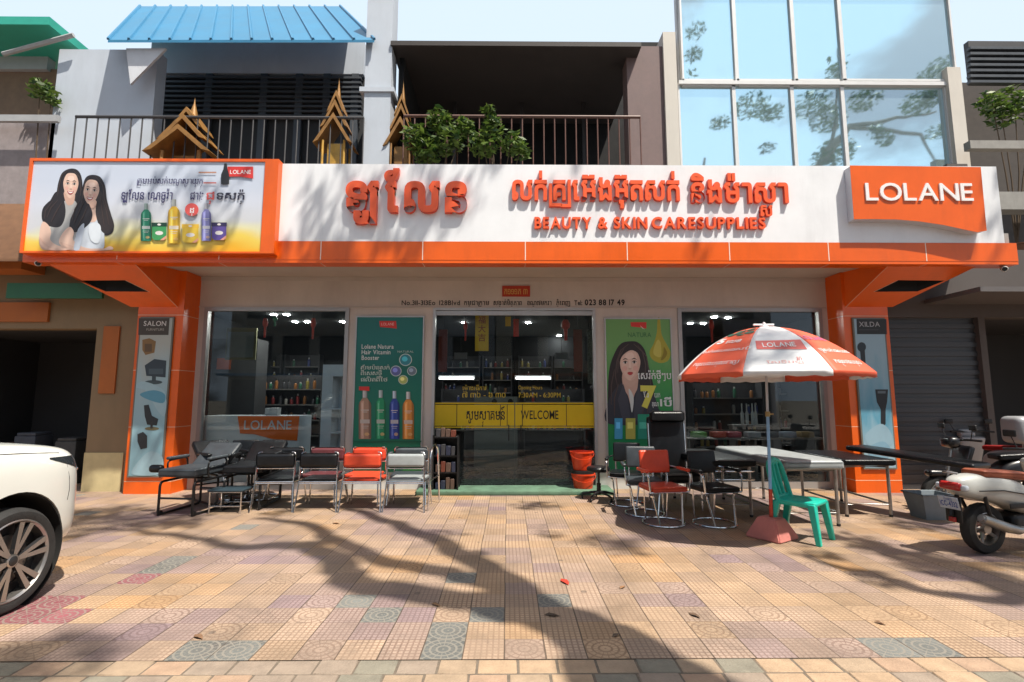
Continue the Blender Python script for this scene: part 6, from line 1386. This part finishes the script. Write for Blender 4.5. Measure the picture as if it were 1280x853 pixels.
# ================================================================== NEIGHBOURS
Yn = 9.1
t = thing('right_shophouse', 'dim grey shophouse with a roller shutter and dark doorway right of the shop', 'building', (W(1250, 500, Yn).x, Yn, 0))
DGW = mat('dim_wall', (.10, .085, .08), rough=.75, var=.15, vscale=1, dirt=.3)
xr0 = XR + .02; xs0, xs1 = W(1124, 500, Yn).x, W(1231, 480, Yn).x; zh = W(1180, 397, Yn).z
mb = MB(); mb.box(xr0, xr0 + 9, Yn, Yn + .25, zh, zS + .5); mb.box(xs1, xs1 + .12, Yn, Yn + .25, 0, zh); mb.box(xr0 + 6.2, xr0 + 9, Yn, Yn + .25, 0, zh); mb.build('wall', t, DGW)
m = mat('shutter_grey', (.07, .073, .08), rough=.5, metal=.3, var=.12, vscale=1.2, dirt=.3); mb = MB(); z = 0.0; k = 0
while z < zh - .02: mb.box(xr0, xs1, Yn + .08 + .025 * (k % 2), Yn + .13, z, min(zh, z + .085)); z += .085; k += 1
mb.build('roller_shutter', t, m)
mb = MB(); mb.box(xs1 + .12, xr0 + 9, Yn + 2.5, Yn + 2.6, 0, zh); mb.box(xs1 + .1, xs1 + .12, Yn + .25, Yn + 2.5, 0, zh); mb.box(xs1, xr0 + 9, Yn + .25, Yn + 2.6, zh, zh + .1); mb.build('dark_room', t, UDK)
mb = MB(); a = W(1215, 300, 8.6); mb.box(xr0 + .9, xr0 + 9, 8.0, Yn, zh + .25, zh + .33); mb.build('awning', t, mat('awning_dull', (.12, .11, .11), rough=.6, var=.15))
mb = MB(); wp(1213, 1420, 52, 104, U + .3, .12, mb); mb.build('upper_louvre_wall', t, mat('upper_dark_2', (.05, .05, .055), rough=.6, var=.1))
mb = MB()
for k in range(7): y = 58 + k * 7; q = W(1213, y, U + .2); mb.box(q.x, W(1420, y, U + .2).x, U + .2, U + .3, q.z - .06, q.z)
mb.build('louvre', t, LOUV)
mb = MB(); wp(1213, 1420, 104, 330, U + 1.6, .12, mb); mb.build('recess_wall', t, mat('recess_brown', (.07, .06, .055), rough=.8, var=.2))
mb = MB(); wp(1213, 1420, 176, 186, 9.7, .15, mb); wp(1213, 1420, 240, 262, 9.7, .3, mb); mb.build('balcony_beam', t, mat('beam_grey', (.30, .29, .27), rough=.7, var=.12, dirt=.3))
wp(1190, 1216, 205, 330, 9.5, .6).build('party_wall', t, DGW)
# left neighbour
t = thing('left_shophouse', 'beige and orange shophouse with a dark open front left of the shop', 'building', (W(60, 500, Yn).x, Yn, 0))
BEI = mat('beige_wall', (.25, .175, .10), rough=.75, var=.12, vscale=1, dirt=.3); x1 = XL - .02; xd = W(113, 500, Yn).x; zh = W(60, 411, Yn).z
mb = MB(); mb.box(xd, x1, Yn, Yn + .25, 0, zS + .5); mb.box(x1 - 8, xd, Yn, Yn + .25, zh, zS + .5); mb.box(x1 - 8, xd - 3.2, Yn, Yn + .25, 0, zh); mb.build('wall', t, BEI)
mb = MB(); mb.box(xd - .004, x1 - .2, Yn - .02, Yn - .001, 0, W(130, 566, Yn).z); mb.build('painted_sunlit_band', t, mat('sunlit_wall_yellow', (.55, .46, .25), rough=.7, var=.1, dirt=.2))  # foot of the wall in paler yellow, sunlight put into its colour
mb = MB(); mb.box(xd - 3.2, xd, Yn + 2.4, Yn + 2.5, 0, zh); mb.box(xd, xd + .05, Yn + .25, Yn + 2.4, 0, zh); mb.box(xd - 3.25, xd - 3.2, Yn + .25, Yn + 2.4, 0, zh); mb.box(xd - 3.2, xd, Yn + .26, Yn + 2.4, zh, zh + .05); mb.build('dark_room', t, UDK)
ORW = mat('dull_orange', (.42, .12, .02), rough=.6, var=.12, vscale=2, dirt=.2)
mb = MB(); wp(126, 146, 408, 492, Yn - .03, .028, mb); mb.build('orange_strip', t, ORW)
mb = MB(); wp(-150, 60, 378, 402, Yn - .05, .048, mb); mb.build('orange_board', t, ORW)
mb = MB(); wp(8, 128, 354, 373, Yn - .4, .05, mb); mb.build('green_fascia', t, mat('green_board', (.02, .13, .06), rough=.5, var=.1))
mb = MB(); wp(-160, 27, 322, 336, Yn - .5, .45, mb); mb.build('orange_awning_edge', t, ORW)
mb = MB(); a = W(-160, 322, Yn - .9); b_ = W(125, 322, Yn - .9); c_ = a.z; zz0 = W(30, 255, Yn).z; mb.prism([(Yn - .9, c_), (Yn, zz0), (Yn, zz0 - .06), (Yn - .9, c_ - .06)], a.x, b_.x - .8, axis='x'); mb.build('brown_awning', t, mat('awning_brown', (.16, .08, .04), rough=.7, var=.2))
mb = MB(); wp(-200, 60, 150, 330, U, .2, mb); mb.build('upper_wall', t, mat('dim_pinkish', (.30, .26, .26), rough=.8, var=.15, dirt=.3))
mb = MB(); wp(-200, 74, 86, 150, U + .7, .2, mb); mb.build('upper_brown_wall', t, mat('brown_wall', (.22, .14, .09), rough=.8, var=.15, dirt=.2))
mb = MB(); wp(-200, 60, 55, 86, U + .6, .2, mb); mb.build('grey_band', t, mat('grey_band', (.40, .42, .44), rough=.7, var=.08))
mb = MB(); a = W(-200, 46, U); b_ = W(82, 46, U); mb.box(a.x, b_.x, U - .4, U + 2, (a.z + b_.z) / 2 - .02, W(30, 38, U).z); mb.build('green_roof_edge', t, mat('roof_green', (.03, .36, .27), rough=.5, var=.08))
mb = MB(); a = W(4, 68, U - .2); b_ = W(92, 44, U - .2); mb.tube([a, b_], .05, 6); wp(-200, 72, 143, 151, 9.9, .08, mb); mb.build('beam', t, mat('beam_pale', (.36, .37, .38), rough=.6))
# dim goods in the left doorway
for k, (px, py, wd, h, c) in enumerate(((22, 600, .5, .7, (.10, .05, .04)), (48, 600, .4, .9, (.05, .06, .08)), (76, 602, .5, .55, (.11, .04, .05)), (98, 600, .4, .8, (.06, .06, .06)))):
    q = W(px, 500, Yn + .9); mb = MB(); mb.rbox((q.x, q.y, h / 2), (wd, .4, h), .02, 2); mb.rbox((q.x, q.y, h + .03), (wd * .9, .36, .06), .02, 2)
    solo('storage_crate', mb, ('brownish', 'dark blue', 'dull red', 'dark grey')[k] + ' covered crate in the dark open front at the left', 'crate', (q.x, q.y, 0), mat('crate_%d' % k, c, rough=.7, var=.3))

# ================================================================== LEAVES: plants and trees
def leaf_mat(name, c0, c1, trans=.35):
    m = bpy.data.materials.new(name); m.use_nodes = True; nt = m.node_tree; n = nt.nodes; L = nt.links; b = n['Principled BSDF']; b.inputs['Roughness'].default_value = .5
    g = n.new('ShaderNodeNewGeometry'); rp = n.new('ShaderNodeValToRGB'); L.new(g.outputs['Random Per Island'], rp.inputs[0]); rp.color_ramp.elements[0].color = (*c0, 1); rp.color_ramp.elements[1].color = (*c1, 1); L.new(rp.outputs[0], b.inputs['Base Color'])
    tr = n.new('ShaderNodeBsdfTranslucent'); L.new(rp.outputs[0], tr.inputs[0]); mx = n.new('ShaderNodeMixShader'); mx.inputs[0].default_value = trans; L.new(b.outputs[0], mx.inputs[1]); L.new(tr.outputs[0], mx.inputs[2]); L.new(mx.outputs[0], n['Material Output'].inputs[0]); return m
LEAF = leaf_mat('tree_leaf', (.02, .05, .015), (.075, .12, .03), .3); PLEAF = leaf_mat('plant_leaf', (.02, .06, .012), (.16, .24, .04))
def leaves(mb, c, rad, n, size, flat=.7):
    for _ in range(n):
        while True:
            d = Vector((rnd.uniform(-1, 1), rnd.uniform(-1, 1), rnd.uniform(-1, 1)))
            if d.length <= 1: break
        p_ = Vector(c) + Vector((d.x * rad[0], d.y * rad[1], d.z * rad[2])); s = size * rnd.uniform(.6, 1.3)
        a = Vector((rnd.uniform(-1, 1), rnd.uniform(-1, 1), rnd.uniform(-.5, .3))).normalized(); nn = a.orthogonal().normalized(); nn = (Matrix.Rotation(rnd.uniform(0, 6.28), 3, a) @ nn); 
        mb.add([p_ - a * s, p_ + nn * s * .38 - a * s * .1, p_ + a * s, p_ - nn * s * .38 - a * s * .1], [(0, 1, 2, 3)], None, False)
def bush(label, px, pyb, Y, blobs, pot=None, zb=None):
    b_ = W(px, pyb, Y); b_.z = zb if zb is not None else b_.z; t = thing('potted_plant', label, 'plant', b_)
    MB().lathe([(.0, 0), (.13, 0), (.18, .28), (.2, .28), (.2, .31), (.15, .31), (.15, .26), (0, .26)], b_, 16).build('pot', t, mat('pot_clay', (.32, .14, .08), rough=.8, var=.2))
    mb = MB(); st_ = MB()
    for x, y, dz, r, n in blobs:
        c = W(x, y, Y) ; leaves(mb, c, (r, r * .8, r), n, .085); st_.tube([b_ + Vector((0, 0, .26)), (b_ + c) / 2 + Vector((rnd.uniform(-.1, .1), 0, .1)), c], [.02, .015, .008], 5)
    mb.build('foliage', t, PLEAF, fixn=False); st_.build('stem', t, mat('stem_brown', (.09, .06, .035), rough=.8))
bush('bushy green plant on the dark terrace, left of the reddish one', 540, 200, 9.45, [(520, 172, 0, .28, 170), (548, 150, 0, .26, 150), (560, 175, 0, .32, 220), (535, 190, 0, .3, 180), (580, 160, 0, .22, 110)], zb=zbal)
bush('tall thin green plant with a narrow top on the dark terrace', 612, 200, 9.4, [(611, 140, 0, .15, 60), (615, 160, 0, .22, 110), (605, 180, 0, .3, 170), (638, 178, 0, .26, 120), (650, 190, 0, .2, 80)], zb=zbal)
bush('leafy green plant on the balcony at the far right edge', 1255, 170, 10.4, [(1240, 128, 0, .3, 170), (1268, 125, 0, .32, 190), (1290, 138, 0, .3, 150), (1252, 145, 0, .3, 150)], zb=zbal + .2)
bush('small dark plant beside the brown wall at the far left', 58, 160, 10.0, [(50, 112, 0, .22, 110), (64, 122, 0, .2, 90)], zb=zbal + .4)

BARK = mat('bark', (.16, .12, .085), rough=.9, var=.35, vscale=5, bump=.8, bscale=14)
def shp(px, py, z):                                     # a point of the tree whose shadow falls on ground pixel (px, py)
    z += DZ; g = G(px, py); return Vector((g.x + KX * z, g.y - KY * z, z))
def sgp(px, py, h):                                     # a point of the crown whose shade falls on the sign at (px, py)
    q = W(px, py, Yc); return Vector((q.x + KX * h, q.y - KY * h, q.z + h))
def wig(pts, r, n=4, amp=.06):
    out = []; rs = []; P = [Vector(p) for p in pts]
    for i in range(len(P) - 1):
        for k in range(n):
            u = k / n; out.append(P[i].lerp(P[i + 1], u) + Vector((rnd.uniform(-amp, amp), rnd.uniform(-amp, amp), rnd.uniform(-amp, amp))) * (1 if (i or k) else 0)); rs.append(r[i] + (r[i + 1] - r[i]) * u)
    out.append(P[-1]); rs.append(r[-1]); return out, rs
def tree(label, base, limbs, clusters, leafsize=.11, name='street_tree'):
    t = thing(name, label, 'tree', base); mb = MB()
    for pts, r in limbs:
        p_, rr = wig(pts, r); mb.tube(p_, rr, 10)
    mb.build('trunk', t, BARK)
    mb = MB()
    for c, r, n in clusters: leaves(mb, c, (r, r, r * .7), int(n * 1.15), leafsize)
    mb.build('crown', t, LEAF, fixn=False)
DZ = 2.5
Sg = G(790, 853); zb = 6.6; base = Vector((Sg.x + KX * zb, Sg.y - KY * zb, 0)) + Vector((.35, -.25, 0))
fork = shp(775, 815, 4.45); f2 = shp(690, 772, 5.3)
limbs = [([base, Vector((base.x - .1, base.y + .08, 3.2)), shp(800, 856, 4.0), fork, f2], [.44, .40, .38, .34, .26]),
    ([f2, shp(600, 752, 5.9), shp(500, 740, 6.5), shp(440, 727, 6.9), shp(418, 698, 7.3), shp(385, 682, 7.7), shp(300, 685, 8.3), shp(215, 668, 9.0), shp(120, 660, 9.6)], [.25, .19, .18, .19, .18, .16, .11, .08, .04]),
    ([f2, shp(640, 738, 5.9), shp(560, 716, 6.6), shp(470, 699, 7.2), shp(420, 678, 7.8), shp(380, 656, 8.4), shp(320, 648, 9.2)], [.21, .16, .14, .13, .13, .10, .05]),
    ([f2, shp(640, 727, 6.1), shp(570, 688, 6.8), shp(510, 660, 7.5), shp(460, 641, 8.2), shp(420, 634, 9.0)], [.22, .17, .15, .13, .10, .05]),
    ([fork, fork + Vector((.9, -.8, 1.2)), fork + Vector((1.9, -2.2, 3.0)), fork + Vector((2.6, -3.4, 4.6))], [.17, .13, .09, .05]),
    ([fork, fork + Vector((.9, -.9, 1.8)), fork + Vector((1.6, -1.6, 4.2)), fork + Vector((2.2, -1.8, 6.5))], [.2, .15, .1, .05])]
cl = []
def cg(px, py, z, r, n): cl.append((shp(px, py, z), r, n))
def cs(px, py, h, r, n): cl.append((sgp(px, py, h), r, n))
for px, py, z, r, n in ((60, 652, 9.4, .8, 230), (125, 645, 9.6, .7, 240), (180, 652, 9.2, .5, 150), (230, 655, 8.8, .3, 50), (100, 668, 9.0, .4, 60), (20, 835, 9.5, .5, 120), (60, 820, 9.7, .35, 60), (585, 690, 8.0, .18, 10), (690, 668, 8.2, .2, 9), (560, 668, 8.2, .25, 14), (780, 690, 8.5, .22, 12), (745, 676, 8.4, .18, 8), (670, 632, 8.2, .35, 60), (240, 645, 8.7, .3, 30), (350, 640, 9, .3, 30)): cg(px, py, z, r, n)
for px, py, h, r, n in ((410, 235, 8.2, .4, 26), (450, 250, 8.0, .5, 56), (495, 235, 7.8, .5, 56), (540, 252, 7.9, .45, 40), (600, 218, 7.8, .4, 30), (700, 225, 8.0, .3, 14), (420, 315, 6.8, .4, 60), (370, 318, 6.9, .4, 50), (500, 318, 6.9, .4, 55), (870, 315, 8.1, .25, 10), (250, 322, 7.3, .45, 60), (150, 330, 7.3, .45, 60), (80, 325, 7.4, .4, 50), (230, 250, 7.8, .3, 16)): cs(px, py, h, r, n)
# the high crown away from the shadows in the picture
for _ in range(46):
    zz_ = rnd.uniform(8.0, 13.0); c = Vector((rnd.uniform(1.5, 6.0), rnd.uniform(-5.5, 1.8 - KY * zz_), zz_)); cl.append((c, rnd.uniform(.5, .9), 80))
tree('spreading street tree with crooked limbs behind the viewer', base, limbs, cl)
# second street tree: its limbs shade the ground at the right
DZ = 0.0
b2 = G(1290, 742); z2 = 7.0; base2 = Vector((b2.x + KX * z2 + .3, b2.y - KY * z2 - .2, 0)); f = shp(1330, 748, 6.6)
limbs = [([base2, Vector((base2.x - .05, base2.y, 3)), f], [.26, .22, .2]),
    ([f, shp(1240, 728, 7.2), shp(1180, 705, 7.8), shp(1110, 684, 8.4), shp(1040, 668, 9.2)], [.17, .15, .13, .10, .05]),
    ([f, shp(1250, 750, 7.3), shp(1150, 738, 7.9), shp(1080, 715, 8.5), shp(1000, 694, 9.2)], [.13, .10, .09, .07, .03]),
    ([f, f + Vector((.6, -.8, 2)), f + Vector((1.4, -1.6, 5))], [.16, .12, .05])]
cl = []
for px, py, z, r, n in ((1060, 674, 9.0, .4, 60), (1120, 690, 8.8, .35, 70), (1180, 712, 8.8, .35, 70), (1250, 728, 8.6, .35, 80), (1150, 655, 9.2, .5, 100), (1230, 650, 9.2, .5, 110), (1290, 700, 9, .4, 60), (1020, 692, 9.2, .25, 25), (1090, 722, 8.7, .25, 25)): cg(px, py, z, r, n)
for px, py, h, r, n in ((1235, 275, 8, .4, 26),): cs(px, py, h, r, n)
for _ in range(30):
    zz_ = rnd.uniform(8.5, 12.5); cl.append((Vector((base2.x + rnd.uniform(-1.5, 3), rnd.uniform(-5.5, 1.8 - KY * zz_), zz_)), rnd.uniform(.5, .9), 80))
def mir(px, py, Y):                                     # a point of the crown that the upper panes mirror at (px, py)
    q = W(px, py, U); s_ = (U - Y) / q.y; return Vector((q.x + q.x * s_, Y, q.z + (q.z - EYE) * s_))
limbs.append(([f, mir(1010, 235, .6), mir(1035, 195, .2), mir(1060, 160, 0), mir(1120, 148, -.2), mir(1170, 140, -.3)], [.22, .2, .16, .11, .07, .04])); limbs.append(([mir(1035, 195, .2), mir(1045, 150, .1), mir(1050, 110, .0), mir(1046, 60, -.2)], [.13, .1, .07, .04])); limbs.append(([mir(1060, 160, 0), mir(1150, 170, 0), mir(1170, 205, .1)], [.09, .07, .04]))
for px, py, r, n in ((940, 133, .55, 130), (965, 142, .4, 80), (1015, 130, .6, 150), (1035, 150, .55, 130), (1080, 125, .5, 120), (1148, 130, .5, 110), (1165, 120, .4, 80), (1045, 190, .6, 150), (1030, 200, .45, 90), (1095, 165, .3, 40), (1105, 175, .3, 45), (1172, 165, .35, 50), (1042, 92, .3, 45), (1180, 85, .5, 90), (1160, 95, .35, 50), (870, 40, .35, 50), (866, 70, .3, 40), (900, 155, .3, 40), (960, 185, .25, 26), (835, 80, .3, 30)): cl.append((mir(px, py, rnd.uniform(-.6, .5)), r * 1.35, int(n * 2)))
tree('street tree with a forked trunk at the kerb on the right', base2, limbs, cl)

# fallen leaves
for px, py, c, s in ((706, 728, (.45, .04, .02), .085), (545, 757, (.22, .12, .06), .05), (248, 797, (.20, .11, .06), .06), (778, 735, (.25, .13, .06), .05), (868, 770, (.13, .08, .05), .06), (690, 770, (.08, .05, .03), .06), (1100, 780, (.2, .14, .08), .04), (420, 655, (.25, .15, .07), .06), (770, 795, (.12, .08, .05), .04)):
    q = G(px, py); mb = MB(); a = rnd.uniform(0, 6.28)
    pts = [(-s, 0, .004), (-s * .3, s * .38, .012), (s * .4, s * .3, .010), (s, 0, .006), (s * .4, -s * .3, .016), (-s * .3, -s * .38, .008)]
    mb.add([Matrix.Translation(q) @ RZ(a) @ Vector(p_) for p_ in pts], [(0, 1, 2), (0, 2, 3), (0, 3, 4), (0, 4, 5)], None, False)
    isr = c[0] > .4
    solo('fallen_leaf', mb, 'red fallen leaf lying on the sunlit tiles' if isr else 'curled brown leaf lying on the pavement tiles', 'leaf', tuple(q), mat('leaf_%02d' % int(c[0] * 100), c, rough=.7, var=.3, vscale=40), None if isr else 'brown leaves on the pavement')

# ================================================================== ACROSS THE ROAD (only seen mirrored in the glass)
def far_house(x0, wd, h, col, label):
    t = thing('far_shophouse', label, 'building', (x0 + wd / 2, -16, 0)); mb = MB(); mb.box(x0, x0 + wd, -24, -16, -.05, h); mb.build('wall', t, mat('far_wall_%d' % int(x0), col, rough=.8, var=.15, vscale=.6, dirt=.3))
    for r_ in range(2):
        for k in range(3):
            x = x0 + wd * (.12 + .28 * k); z = 4.2 + r_ * 2.9; f = MB().box(x, x + wd * .2, -16.0, -15.95, z, z + 1.7).build('window', t, LOUV); MB().box(x + .06, x + wd * .2 - .06, -15.949, -15.94, z + .06, z + 1.64).build('pane', f, MATS['car_glass'])
    MB().box(x0 + .3, x0 + wd - .3, -15.99, -15.9, 0, 2.9).build('shutter', t, MATS['shutter_grey']); MB().box(x0 + .05, x0 + wd - .05, -16, -14.4, 3.1, 3.25).build('awning', t, BLUE if int(x0) % 2 else ORW)
for x0, wd, h, c, l in ((-19, 9, 9.5, (.42, .38, .32), 'beige shophouse across the road, far left'), (-9.9, 9, 11, (.36, .37, .38), 'grey shophouse across the road, left of the middle'), (-.8, 9, 10, (.45, .40, .30), 'ochre shophouse across the road, right of the middle'), (8.3, 10, 11.5, (.40, .36, .36), 'pinkish shophouse across the road, far right')): far_house(x0, wd, h, c, l)
